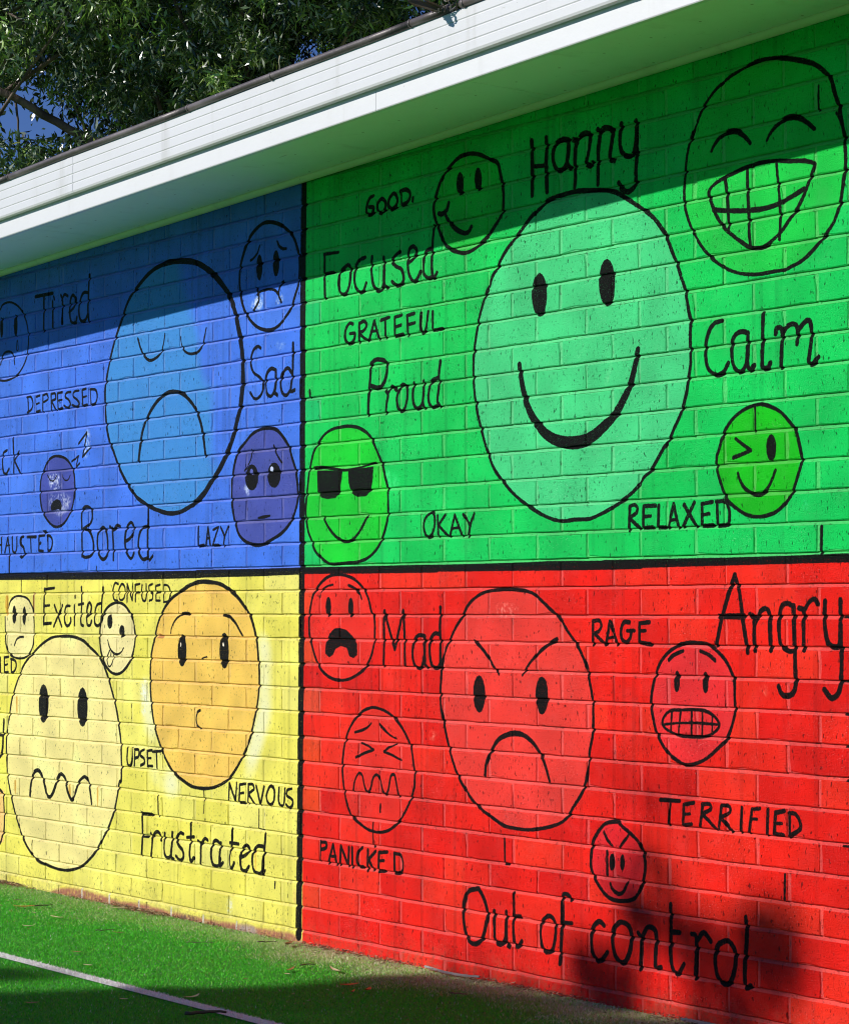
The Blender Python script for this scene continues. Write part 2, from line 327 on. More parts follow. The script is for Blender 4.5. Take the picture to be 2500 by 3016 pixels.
Sc|10|-96,1164 -70,1183 -4,1188 61,1169 113,1137 152,1092 172,1042 178,1006 167,948 135,903 78,866 13,851 -52,848 -118,861 -172,905 -214,981 -215,1079 -163,1147
P||-65,1083 -66,1065 -68,1051 -73,1042 -79,1039 -84,1043 -89,1053 -92,1068 -94,1085 -93,1103 -90,1117 -85,1127 -80,1129 -74,1125 -69,1115 -66,1100
P||72,1078 71,1060 68,1045 63,1035 56,1032 50,1037 44,1047 40,1063 39,1082 40,1100 43,1115 49,1125 55,1128 61,1124 67,1113 71,1097
S|10|-86,922 -73,951 -47,970 -1,972 31,957 49,913
Sc|6|69,1013 64,975 80,973 76,1004
Ss|11|173,761 179,696
S|11|163,760 201,759 220,731 208,706 170,694
Ss|11|282,759 242,756 248,691 286,695
Ss|9|245,724 277,728
Ss|11|310,759 311,687
S|11|310,757 344,761 357,739 314,728
Ss|11|384,758 388,688
S|11|384,758 418,758 425,735 392,728 407,710 429,688
Ss|11|479,759 440,757 449,689 486,693
Ss|9|443,725 477,728
S|11|557,754 521,753 509,737 540,722 554,702 530,690 499,702
S|11|628,755 587,753 578,735 611,718 631,700 609,689 569,699
Ss|11|687,758 655,755 661,689 699,692
Ss|9|658,724 691,727
Ss|11|722,750 729,690
S|11|719,753 769,747 784,720 769,693 729,687
S|13|-19,542 -54,531 -63,493 -53,450 -27,440 -1,460
S|13|36,592 44,517 45,440
Ss|12|95,532 51,493 107,437
Ss|10|627,535 697,578 663,478 726,513
Ss|9|569,464 628,484 606,437 638,453
Sc|12|446,493 518,478 567,444 591,409 597,363 592,312 569,262 521,218 473,199 425,197 376,216 326,252 301,294 290,353 299,411 324,439 354,472 397,490
S|6|355,417 380,395 410,391 437,410
S|6|483,414 507,390 537,389 557,408
P||442,312 472,305 487,282 479,265 454,271 424,267 393,266 387,285 409,305
S|14|662,185 658,236 669,264 698,272 733,263 747,239 736,206 676,182
Ss|14|660,189 660,116 663,70
S|15|676,180 722,171 752,136 758,97 741,72 694,64 665,70
Sc|15|831,182 797,157 790,118 804,74 838,53 872,69 878,111 872,150 854,175
Ss|14|914,177 924,115 923,49
S|15|894,184 922,168 950,187 978,183
S|15|1017,122 1061,134 1088,166 1071,195 1039,184 1019,141 1023,91 1051,58 1073,55 1089,74
S|15|1201,247 1199,190 1196,136 1197,82 1208,44 1237,60
S|15|1191,177 1153,170 1126,133 1127,78 1160,48 1197,53
Ss|12|1578,164 1580,91 1620,94
Ss|11|1635,93 1649,162 1666,93
Ss|10|1640,118 1661,120
Ss|11|1686,150 1723,160 1684,92 1725,92
Ss|11|1738,159 1764,128
Ss|11|1791,158 1767,122 1760,86
Ss|11|-66,164 -63,130 -63,98
Ss|9|-88,131 -63,132
Ss|12|-32,98 -5,164 13,98
Ss|9|-23,126 13,129
S|12|36,163 37,125 42,104 58,95 74,104 80,127 79,162
S|14|140,162 121,160 111,144 118,129 140,117 147,102 153,93 144,82 125,74 112,79
Ss|13|174,160 255,159
Ss|11|207,159 211,97
Ss|12|335,163 283,162 282,100 321,97
Ss|14|287,128 299,132
Ss|12|360,161 364,97
S|12|357,162 384,158 401,143 400,117 385,100 364,97
Ss|12|320,179 347,179 332,174
Ss|15|8,80 7,8
Ss|12,9,6|121,1 123,-40 120,-78
Sc|14|2064,511 2119,501 2164,471 2201,434 2223,389 2245,348 2259,293 2259,244 2241,201 2219,171 2192,147 2148,123 2093,105 2038,89 1983,86 1917,99 1870,125 1846,162 1826,213 1816,261 1816,312 1825,363 1840,403 1863,438 1906,466 1953,494 2009,510
P||1998,334 1995,315 1985,300 1971,291 1954,288 1937,292 1922,303 1912,319 1908,338 1912,356 1922,371 1936,381 1953,384 1971,379 1985,368 1995,352
P||2147,335 2144,318 2134,304 2120,294 2103,292 2087,296 2072,306 2063,322 2059,339 2063,357 2072,371 2086,381 2103,383 2120,379 2134,368 2144,353
F2|5A63B4|1951,369 1960,364 1962,355 1958,348 1951,344 1942,348 1939,357 1942,365
F2|C8D0F0|2088,371 2097,366 2100,359 2095,352 2088,350 2079,353 2076,360 2079,367
S|7|1953,438 1949,408 1925,379 1902,362
S|9|2101,445 2119,414 2151,382
S|8,14,9|1999,185 2038,188 2075,191
S|13|2012,808 1994,816 1966,807 1947,778 1947,748 1966,721 2003,703 2027,681 2027,650 2004,629 1971,625 1943,649
S|15|2114,719 2082,727 2054,709 2045,674 2055,638 2082,626 2105,645 2114,674
S|15|2114,717 2114,664 2105,640 2123,628
S|15|2226,807 2225,750 2222,690 2213,637 2237,637
S|15|2218,701 2191,720 2159,705 2146,672 2155,636 2182,622 2209,637
S|17,15,13|1879,1144 1903,1188 1931,1220 1969,1246 2025,1266 2080,1264 2135,1249 2180,1226 2225,1193 2252,1150 2266,1108 2268,1069 2261,1020
S|13,14,15|2261,1023 2257,1009 2235,972 2213,934 2172,904 2127,878 2072,869 2017,878 1970,898 1923,933 1894,972 1875,1020 1867,1067 1870,1118 1879,1144
P||2022,1105 2021,1087 2016,1072 2010,1062 2002,1059 1994,1064 1987,1075 1983,1091 1981,1109 1983,1127 1987,1142 1994,1152 2002,1155 2010,1150 2016,1139 2021,1123
P||2135,1106 2134,1088 2129,1073 2123,1063 2115,1061 2106,1065 2100,1077 2095,1093 2093,1111 2095,1130 2099,1145 2106,1154 2114,1157 2122,1153 2129,1141 2134,1125
S|8,10,10|2004,1188 1988,1162 1960,1145 1941,1140
S|10,14,10|2121,1188 2135,1169 2158,1157 2180,1155
S|11|1979,1034 1998,1012 1998,982 1965,952
S|11|1990,1008 2016,1018 2072,1019 2108,1010 2131,993
S|11|2163,1039 2140,1022 2131,993 2149,963
S|10|1,-144 27,-111 65,-95 110,-92 180,-103 225,-138 235,-158
S|10|-27,-182 -23,-251 -12,-310 23,-345 95,-359 171,-352 221,-319 239,-278 245,-225 242,-182
P||78,-172 77,-187 73,-200 67,-208 60,-211 53,-208 47,-200 43,-187 42,-172 43,-157 47,-144 52,-136 59,-133 66,-136 72,-144 76,-157
P||170,-176 169,-191 165,-203 160,-212 154,-215 148,-212 142,-203 138,-191 137,-176 138,-161 141,-149 147,-140 153,-137 159,-140 165,-149 168,-161
S|10|62,-303 81,-279 113,-268 144,-267
S|14|336,-63 333,-132 332,-207
Ss|12|342,-64 422,-60
Ss|12|333,-135 382,-132
Ss|14|332,-210 397,-207
Ss|13|426,-132 490,-221
Ss|13|495,-132 420,-221
S|13|559,-135 525,-138 514,-172 520,-207 544,-218 568,-201 568,-186
Ss|12|602,-94 603,-101
Ss|13|597,-133 600,-215
S|13|657,-59 661,-127 654,-178 656,-209 674,-217
Ss|11|632,-130 675,-126
S|13|705,-180 732,-166 743,-138 725,-121 708,-138 703,-178 709,-211 732,-214 744,-197
S|13|837,-62 829,-127 824,-188 818,-219
S|13|823,-124 789,-133 772,-166 772,-205 795,-216 818,-208
S|10|963,-48 935,-45 919,-78 930,-108 955,-114
Sc|10|985,-51 966,-78 973,-106 992,-112 1014,-100 1019,-67 1005,-51
Ss|10|1036,-117 1035,-48 1077,-114 1079,-46
Ss|10|1137,-49 1101,-52 1101,-117
Ss|9|1101,-84 1128,-82
S|10|1155,-52 1150,-90 1161,-114 1182,-112 1187,-79 1187,-50
S|10|1235,-50 1209,-58 1214,-80 1236,-90 1234,-109 1209,-115
Ss|10|1293,-53 1262,-58 1262,-115 1294,-115
Ss|9|1262,-85 1288,-83
Ss|9|1320,-55 1322,-118
S|9|1320,-54 1356,-59 1372,-86 1357,-115 1320,-121
Sc|13|953,-122 1008,-130 1053,-158 1080,-188 1097,-231 1103,-264 1092,-307 1071,-345 1033,-379 989,-402 944,-408 899,-398 860,-371 831,-333 817,-283 816,-233 829,-194 858,-155 897,-133
P||919,-198 917,-209 913,-219 906,-225 898,-227 890,-225 883,-219 878,-209 876,-198 878,-187 882,-177 889,-171 897,-169 905,-171 912,-177 917,-187
P||1017,-237 1016,-247 1011,-255 1004,-260 996,-262 988,-261 981,-255 977,-247 975,-237 976,-228 981,-219 988,-214 996,-212 1004,-214 1011,-219 1015,-227
S|7,10,7|881,-274 898,-304 932,-326 966,-328 993,-319 1010,-303
S|7|899,-312 876,-343 882,-371 899,-379 921,-359 932,-326
Ss|6|908,-321 904,-340
Sc|14,13,12|491,-261 598,-263 681,-279 727,-301 797,-333 854,-382 894,-437 928,-496 957,-556 974,-610 991,-675 994,-724 998,-778 995,-835 982,-836 960,-903 938,-959 894,-1023 838,-1082 782,-1136 702,-1184 632,-1210 550,-1225 466,-1227 369,-1218 282,-1206 207,-1166 149,-1118 98,-1052 58,-984 25,-915 5,-857 -5,-784 -6,-725 2,-665 21,-606 39,-546 71,-486 121,-420 171,-372 246,-330 320,-294 406,-267
P||378,-544 375,-575 365,-601 351,-619 334,-626 317,-621 303,-604 293,-578 289,-547 292,-516 301,-489 315,-471 332,-465 349,-470 364,-487 374,-513
P||715,-548 712,-579 703,-605 689,-623 673,-629 656,-624 642,-607 632,-581 628,-551 631,-520 641,-493 654,-476 671,-469 687,-475 702,-492 711,-517
S|18,18,14|214,-939 222,-892 246,-844 284,-828 315,-841 340,-879 365,-924 392,-934 420,-915 450,-873 473,-840 497,-833 528,-851 546,-896 582,-933 611,-909 640,-862 669,-841 698,-833 727,-851 739,-884 755,-939
S|18|-31,-628 -37,-697 -45,-762 -68,-787
Ss|12|-83,-693 -37,-697
Ss|12|-70,-359 -68,-424
Ss|12|7,-354 -32,-358 -30,-423 5,-420
Ss|9|-29,-391 -2,-387
Ss|12|33,-363 35,-422
S|12|30,-363 72,-371 80,-394 63,-415 34,-422
S|13|-146,-896 -66,-930 -33,-955 -23,-1025 -24,-1096 -37,-1121 -63,-1164 -141,-1206
S|18,17,13|1475,-71 1515,-58 1586,-45 1655,-46 1734,-54 1792,-73 1852,-101 1899,-134 1942,-170 1970,-215 1989,-265 1998,-315 2006,-370
S|12,12,14|2006,-370 2006,-430 1999,-480 1985,-526 1967,-571 1948,-617 1911,-674 1873,-716 1826,-759 1776,-790 1699,-815 1620,-825
S|15,13,13|1620,-825 1540,-822 1470,-803 1408,-780 1356,-740 1314,-695 1261,-615 1234,-536 1223,-456 1220,-391
S|12,12,16|1220,-391 1227,-327 1253,-262 1279,-203 1320,-150 1372,-112 1444,-81 1475,-71
P||1494,-306 1491,-330 1484,-350 1474,-363 1462,-368 1449,-364 1438,-351 1431,-331 1428,-307 1431,-283 1438,-263 1448,-249 1461,-244 1473,-249 1484,-262 1491,-282
P||1799,-303 1797,-328 1790,-350 1779,-365 1767,-370 1754,-365 1743,-351 1736,-329 1733,-304 1736,-278 1743,-256 1753,-241 1766,-236 1778,-241 1789,-255 1796,-277
F2|F4E6D0|1449,-275 1455,-280 1456,-286 1450,-294 1444,-288 1444,-280
F2|F4E6D0|1759,-271 1765,-277 1766,-283 1760,-290 1754,-284 1754,-277
S|7,9,16|1375,-242 1383,-218 1414,-187 1465,-166 1511,-166
S|10,14,8|1754,-170 1804,-178 1843,-200 1871,-226 1892,-246
S|13,14,10|1594,-531 1574,-540 1564,-566 1574,-589 1594,-599
Ss|7,6,4|1623,-828 1627,-866 1623,-918
Ss|9|1284,-872 1288,-951
Ss|6|1607,-336 1622,-331 1642,-328
Ss|7|785,25 782,4
S|12|1046,-699 1041,-743 1052,-767 1074,-758 1085,-698
Ss|12|1103,-702 1099,-765
S|12|1101,-702 1133,-703 1131,-728 1101,-737
S|12|1176,-699 1150,-708 1147,-724 1175,-734 1177,-752 1150,-762
Ss|12|1235,-699 1201,-703 1204,-762 1241,-760
Ss|10|1203,-732 1230,-729
Ss|12|1242,-704 1304,-699
Ss|12|1272,-702 1276,-766
Ss|11|1800,-857 1805,-794 1848,-857 1855,-791
Ss|12|1911,-790 1876,-795 1872,-860 1910,-859
Ss|10|1874,-827 1902,-823
Ss|11|1935,-790 1932,-859
S|11|1935,-790 1963,-789 1972,-806 1938,-824 1954,-840 1977,-859
Ss|12|1988,-793 2016,-858 2041,-792
Sc|12|2078,-790 2058,-819 2062,-843 2083,-854 2105,-840 2110,-805 2096,-790
S|11|2140,-791 2137,-838 2155,-854 2173,-841 2179,-791
S|11|2222,-789 2195,-795 2191,-815 2226,-828 2226,-847 2204,-858 2186,-847
S|15|1162,-947 1166,-1019 1158,-1111
Ss|15|1157,-950 1242,-948
Ss|10|1163,-1040 1213,-1037
S|15|1232,-1022 1241,-1045 1231,-1113
S|14|1238,-1038 1274,-1013 1301,-1019 1308,-1043
S|15|1337,-1014 1329,-1070 1343,-1101 1374,-1103 1389,-1071 1394,-1007
S|15|1392,-1044 1384,-1097 1405,-1109
S|15|1476,-1006 1451,-1004 1425,-1026 1441,-1051 1471,-1069 1477,-1095 1451,-1108 1422,-1094
S|15|1531,-963 1530,-1023 1522,-1075 1532,-1105 1552,-1091
Ss|14|1503,-1017 1554,-1011
Ss|15|1582,-1024 1604,-1033 1602,-1108
S|14|1602,-1038 1631,-1012 1653,-1016
S|15|1744,-1022 1710,-1012 1685,-1031 1676,-1068 1691,-1103 1730,-1104 1744,-1078
S|15|1747,-1019 1737,-1068 1739,-1103 1761,-1091
S|15|1825,-962 1823,-1020 1804,-1073 1818,-1109 1839,-1085
Ss|14|1811,-1013 1870,-1013
S|15|1880,-1061 1922,-1048 1945,-1026 1922,-1013 1898,-1030 1883,-1061 1889,-1101 1918,-1108 1941,-1089
S|15|2051,-963 2042,-1028 2033,-1078 2032,-1109 2048,-1094
S|15|2033,-1009 1996,-1012 1969,-1039 1964,-1074 1978,-1103 2015,-1109 2033,-1095
Ss|6,6,5|2008,-876 2007,-946 2039,-948
Ss|9|2116,-1130 2113,-1151
Sc|11,12,12|2518,-28 2581,-36 2631,-55 2671,-84 2696,-117 2712,-159 2728,-178 2731,-220 2728,-266 2708,-313 2672,-352 2623,-376 2573,-391 2514,-395 2464,-387 2413,-364 2378,-328 2352,-280 2335,-232 2333,-179 2343,-135 2360,-96 2403,-58 2455,-34
P||2469,-141 2468,-154 2464,-166 2459,-173 2452,-176 2446,-173 2440,-166 2437,-154 2435,-141 2437,-127 2440,-116 2446,-108 2452,-106 2459,-108 2464,-116 2468,-127
P||2605,-143 2604,-156 2600,-167 2595,-175 2589,-177 2583,-175 2578,-167 2575,-156 2574,-143 2575,-130 2578,-119 2583,-112 2589,-109 2595,-112 2600,-119 2604,-130
S|5,7,9|2399,-106 2412,-82 2446,-68 2480,-63
S|10,12,8|2577,-66 2614,-78 2643,-98 2654,-114
P||2523,-214 2564,-221 2602,-244 2627,-270 2627,-305 2606,-317 2581,-311 2565,-282 2531,-276 2498,-286 2481,-308 2459,-317 2434,-303 2438,-270 2459,-236 2489,-216
S|14|2783,-340 2786,-275 2786,-168 2789,-155
Ss|14|2788,-156 2848,-283 2895,-156
S|14|2895,-154 2903,-228 2906,-335
S|14|3016,-238 2985,-235 2962,-250 2949,-291 2958,-332 2989,-345 3006,-327 3016,-290 3016,-240
S|14|3010,-236 3016,-299 3018,-331 3029,-340
S|15|3103,-143 3099,-208 3102,-262 3102,-311 3102,-338
S|15|3099,-231 3069,-229 3046,-254 3044,-299 3057,-335 3087,-341 3102,-325
Sc|12,12,12|3435,-86 3504,-88 3559,-94 3593,-105 3639,-132 3686,-162 3712,-179 3745,-213 3783,-250 3809,-279 3834,-320 3847,-357 3859,-398 3865,-439 3865,-493 3862,-531 3849,-577 3844,-618 3832,-667 3813,-705 3774,-749 3742,-785 3702,-807 3636,-824 3556,-836 3488,-836 3432,-831 3377,-811 3327,-792 3277,-765 3234,-728 3198,-690 3165,-634 3139,-575 3121,-522 3106,-473 3101,-419 3106,-374 3110,-329 3132,-280 3154,-248 3184,-208 3221,-172 3250,-136 3293,-110 3350,-92
P||3340,-419 3337,-442 3330,-461 3320,-475 3308,-480 3296,-475 3286,-463 3279,-444 3277,-421 3279,-398 3286,-379 3296,-366 3308,-361 3320,-365 3330,-378 3337,-397
P||3653,-415 3651,-438 3644,-457 3634,-470 3623,-475 3611,-471 3601,-459 3594,-440 3592,-417 3594,-395 3601,-375 3611,-362 3623,-358 3635,-362 3645,-374 3651,-393
S|13,13,7|3282,-251 3321,-273 3357,-303 3385,-333 3410,-356
S|15,13,7|3695,-242 3659,-256 3612,-282 3565,-317 3527,-356
S|13,19,10|3338,-678 3345,-640 3370,-600 3405,-563 3454,-544 3502,-539 3543,-546 3584,-568 3617,-600 3637,-629 3660,-679
Ss|13|3867,-185 3866,-255
S|13|3867,-185 3895,-183 3905,-199 3892,-216 3870,-222
Ss|13|3873,-222 3923,-255
Ss|13|3926,-254 3945,-186 3976,-254
Ss|10|3933,-236 3967,-231
S|14|4030,-187 4006,-188 3993,-211 3996,-235 4014,-247 4033,-235 4039,-213
Ss|12|4021,-213 4051,-212
Ss|14|4118,-187 4076,-190 4074,-247 4123,-252
Ss|12|4074,-213 4101,-212
Ss|16|4401,-251 4422,-177 4450,-107 4477,-52 4494,-99 4505,-161 4518,-223 4527,-270
Ss|19|4413,-169 4510,-169
S|16|4536,-164 4553,-176 4553,-215 4555,-264
S|17|4556,-188 4578,-155 4602,-148 4613,-165 4615,-206 4617,-262
S|15|4708,-144 4687,-134 4663,-138 4652,-168 4649,-206 4657,-248 4686,-264 4707,-262
S|17|4705,-140 4707,-195 4709,-262 4710,-307 4711,-352 4700,-379 4674,-387 4656,-380 4645,-361
S|16|4726,-146 4744,-153 4743,-194 4743,-260
S|15|4746,-153 4765,-129 4785,-121 4795,-135
S|17|4823,-127 4820,-168 4825,-212 4835,-242 4860,-251 4876,-241 4879,-194 4879,-124
S|17|4879,-234 4882,-285 4879,-341 4869,-374 4843,-388 4818,-366
Sc|12|4319,-245 4365,-249 4404,-268 4437,-293 4462,-327 4473,-354 4474,-393 4475,-435 4463,-474 4441,-514 4407,-542 4362,-572 4317,-590 4271,-597 4236,-586 4201,-568 4172,-541 4148,-506 4134,-467 4125,-427 4131,-383 4147,-338 4168,-302 4203,-273 4244,-253 4285,-245
P||4249,-358 4248,-370 4245,-380 4241,-386 4236,-389 4231,-387 4227,-380 4225,-370 4224,-358 4225,-346 4228,-336 4232,-330 4237,-327 4242,-329 4246,-336 4248,-346
P||4367,-358 4366,-370 4364,-380 4360,-387 4355,-389 4351,-387 4347,-380 4344,-370 4344,-358 4345,-346 4347,-336 4351,-329 4356,-327 4360,-329 4364,-336 4367,-346
S|13|4203,-296 4221,-283 4262,-269
S|13|4336,-269 4370,-279 4394,-294
Sc|10|4249,-440 4306,-437 4352,-439 4386,-450 4408,-469 4408,-484 4385,-501 4351,-512 4306,-515 4248,-514 4207,-504 4178,-489 4175,-473 4190,-453 4214,-442
S|8|4178,-485 4225,-479 4295,-475 4352,-475 4408,-476
Ss|9,8,8|4214,-444 4210,-506
Ss|9,8,6|4252,-441 4242,-514
Ss|9|4298,-438 4296,-514
Ss|7|4342,-438 4341,-512
Ss|6|4383,-450 4381,-501
Ss|13|4163,-704 4245,-702
Ss|13|4206,-702 4199,-772
Ss|12|4305,-703 4263,-711 4260,-770 4295,-765
Ss|10|4262,-739 4288,-736
Ss|13|4342,-706 4331,-768
S|12|4340,-705 4369,-703 4374,-717 4345,-733 4369,-752 4396,-771
Ss|12|4418,-704 4408,-769
S|12|4418,-703 4447,-704 4452,-719 4420,-738 4437,-754 4458,-774
Ss|12|4500,-704 4494,-772
Ss|12|4571,-702 4540,-706 4528,-770
Ss|10|4533,-733 4559,-732
Ss|12|4603,-703 4598,-772
Ss|13|4665,-702 4632,-709 4626,-768 4661,-768
Ss|10|4628,-739 4654,-737
Ss|13|4683,-706 4683,-768
S|13|4681,-707 4707,-708 4724,-730 4722,-749 4682,-770
Sc|11|2732,-483 2784,-491 2832,-508 2879,-536 2914,-571 2941,-611 2953,-660 2960,-692 2960,-728 2956,-745 2937,-782 2902,-830 2855,-870 2808,-894 2753,-904 2696,-900 2639,-881 2598,-861 2573,-829 2557,-793 2544,-746 2540,-689 2548,-637 2561,-596 2581,-562 2614,-527 2655,-500 2696,-487
S|8,13,6|2614,-572 2664,-561 2696,-548 2712,-536
S|12,9,5|2760,-539 2800,-562 2828,-575 2859,-583
Ss|6,11,10|2651,-606 2696,-615 2724,-627 2672,-640 2621,-657
Ss|6,11,7|2853,-602 2808,-617 2786,-630 2840,-641 2883,-654
S|9,10,10|2605,-773 2615,-737 2639,-710 2660,-720 2672,-752 2688,-772 2708,-759 2724,-721 2746,-710 2764,-728 2780,-764 2796,-773 2812,-753 2824,-711 2844,-705 2855,-728 2870,-775
S|7|2722,-873 2720,-903 2724,-949 2732,-955
Ss|9|2765,-809 2763,-834
Ss|13|2405,-962 2401,-1027
S|13|2404,-964 2439,-964 2438,-981 2405,-991
Ss|13|2455,-1032 2482,-966 2505,-1033
Ss|10|2461,-1008 2500,-1007
Ss|13|2525,-1031 2530,-968 2575,-1031 2579,-968
Ss|13|2598,-968 2600,-1034
S|13|2660,-963 2635,-979 2627,-1008 2639,-1028 2665,-1028
Ss|13|2692,-968 2690,-1038
Ss|13|2737,-969 2696,-1000 2725,-1033
Ss|13|2804,-966 2757,-972 2754,-1035 2792,-1031
Ss|11|2757,-1000 2786,-996
Ss|12|2845,-967 2847,-1031
S|13|2844,-967 2879,-971 2893,-995 2890,-1020 2871,-1031 2847,-1031
Sc|17|3287,-1045 3248,-1057 3227,-1094 3224,-1139 3233,-1182 3254,-1214 3290,-1219 3322,-1198 3340,-1157 3349,-1117 3333,-1075 3305,-1045
S|16|3383,-1105 3386,-1156 3389,-1195 3414,-1207 3438,-1190 3445,-1150 3445,-1101
S|15|3445,-1150 3449,-1201 3462,-1210
S|15|3482,-1041 3483,-1103 3480,-1146 3486,-1193 3503,-1204 3522,-1185
Ss|14|3487,-1111 3515,-1109
Sc|15|3648,-1094 3618,-1119 3612,-1158 3625,-1196 3648,-1204 3671,-1193 3684,-1154 3685,-1116 3672,-1097
S|16|3759,-1033 3747,-1020 3724,-1020 3718,-1046 3717,-1096 3714,-1142 3711,-1189 3706,-1233
Ss|14|3717,-1106 3763,-1104
S|17|3912,-1094 3890,-1085 3862,-1106 3852,-1144 3858,-1180 3880,-1202 3902,-1197 3927,-1172
Sc|18|3983,-1078 3956,-1100 3949,-1137 3961,-1176 3986,-1196 4010,-1187 4029,-1152 4034,-1107 4017,-1081
S|17|4064,-1100 4077,-1116 4077,-1151 4072,-1204
S|17|4077,-1119 4104,-1080 4135,-1083 4143,-1108 4139,-1157 4139,-1192 4162,-1189
S|16|4205,-1002 4205,-1088 4204,-1150 4214,-1190 4236,-1198 4260,-1167
Ss|16|4207,-1081 4242,-1080
S|16|4292,-1078 4312,-1090 4308,-1202
S|16|4315,-1095 4342,-1069 4371,-1090
Sc|17|4430,-1083 4400,-1100 4388,-1142 4400,-1188 4429,-1204 4453,-1191 4470,-1146 4468,-1106 4449,-1085
S|17|4513,-1008 4516,-1061 4508,-1141 4510,-1201 4531,-1196
Sc|13|3920,-791 3970,-781 3999,-795 4041,-816 4073,-839 4094,-875 4096,-916 4080,-960 4048,-1001 3993,-1014 3950,-1013 3919,-1002 3891,-980 3869,-957 3853,-925 3854,-888 3863,-850 3889,-816
P||3959,-902 3958,-912 3955,-920 3952,-926 3947,-928 3943,-927 3939,-922 3937,-914 3936,-904 3937,-894 3940,-886 3943,-880 3948,-878 3952,-879 3955,-884 3958,-892
P||4006,-899 4005,-909 4003,-917 3999,-922 3995,-924 3991,-923 3988,-918 3986,-910 3985,-901 3986,-892 3988,-884 3992,-878 3996,-876 4000,-877 4003,-882 4005,-890
Ss|11|3926,-874 3927,-942
S|9,13,10|3914,-816 3929,-837 3951,-854
S|8,13,9|4026,-815 4006,-835 3985,-855
S|10,13,10|3941,-967 3950,-982 3975,-994 3999,-986 4018,-958
Ss|9|3436,-873 3438,-951 3456,-951
Ss|9|4666,-876 4664,-946
Ss|7|4892,-170 4925,-171
Ss|7|4889,-341 4924,-342
Ss|8|4893,-429 4923,-431
Ss|6|4894,-516 4930,-515
Ss|7|4898,-606 4929,-607
Ss|6|4880,-781 4927,-780'''
ZK = [1555.8, 1469.3, 1382.8, 1296.3, 1208.2, 1119.0, 1030.6, 943.4, 858.9, 771.0, 683.6, 599.3, 515.7, 431.0, 346.1, 258.0, 172.6, 86.2, 2.6, -83.1, -170.0, -254.6, -343.5, -429.8, -515.1, -602.3, -689.3, -777.5, -864.1, -952.4, -1033.6, -1118.1, -1202.1, -1285.8, -1372, -1458]                                  # bed joints, k = -18 .. 17, mm
KMIN = -18
X0, X1, Z0, Z1 = -640.0, 5320.0, -1420.0, 1600.0
PXC, PXS = 3.0, 1.5
def catmull(P, closed):
    P = np.array(P, float); n = len(P)
    if n < 3 and not closed: return P
    out = []
    idx = range(n if closed else n-1)
    for i in idx:
        p1 = P[i]; p2 = P[(i+1) % n]
        p0 = P[i-1] if (closed or i > 0) else 2*p1-p2
        p3 = P[(i+2) % n] if (closed or i+2 < n) else 2*p2-p1
        k = 4
        for t in np.arange(k)/k:
            out.append(.5*((2*p1)+(-p0+p2)*t+(2*p0-5*p1+4*p2-p3)*t*t+(-p0+3*p1-3*p2+p3)*t**3))
    out.append(P[0] if closed else P[-1])
    return np.array(out)
def grid(x0, x1, z0, z1, px, shape):
    i0 = max(0, int((x0-X0)/px)); i1 = min(shape[1], int((x1-X0)/px)+2)
    j0 = max(0, int((z0-Z0)/px)); j1 = min(shape[0], int((z1-Z0)/px)+2)
    if i1 <= i0 or j1 <= j0: return None
    gx = X0+(np.arange(i0, i1)+.5)*px; gz = Z0+(np.arange(j0, j1)+.5)*px
    return (slice(j0, j1), slice(i0, i1)), gx[None, :].astype(np.float32), gz[:, None].astype(np.float32)
def inside(P, gx, gz):
    r = np.zeros((gz.shape[0], gx.shape[1]), bool); n = len(P)
    for i in range(n):
        xa, za = P[i]; xb, zb = P[(i+1) % n]
        if za == zb: continue
        c = ((za > gz) != (zb > gz))
        r ^= c & (gx < (xb-xa)*(gz-za)/(zb-za)+xa)
    return r
def blur(a, r):
    for ax in (0, 1):
        c = np.cumsum(np.pad(a, [(r+1, r) if k == ax else (0, 0) for k in (0, 1)], mode='edge'), axis=ax, dtype=np.float64)
        n = c.shape[ax]
        a = ((c.take(range(2*r+1, n), ax)-c.take(range(0, n-2*r-1), ax))/(2*r+1)).astype(np.float32)
    return a
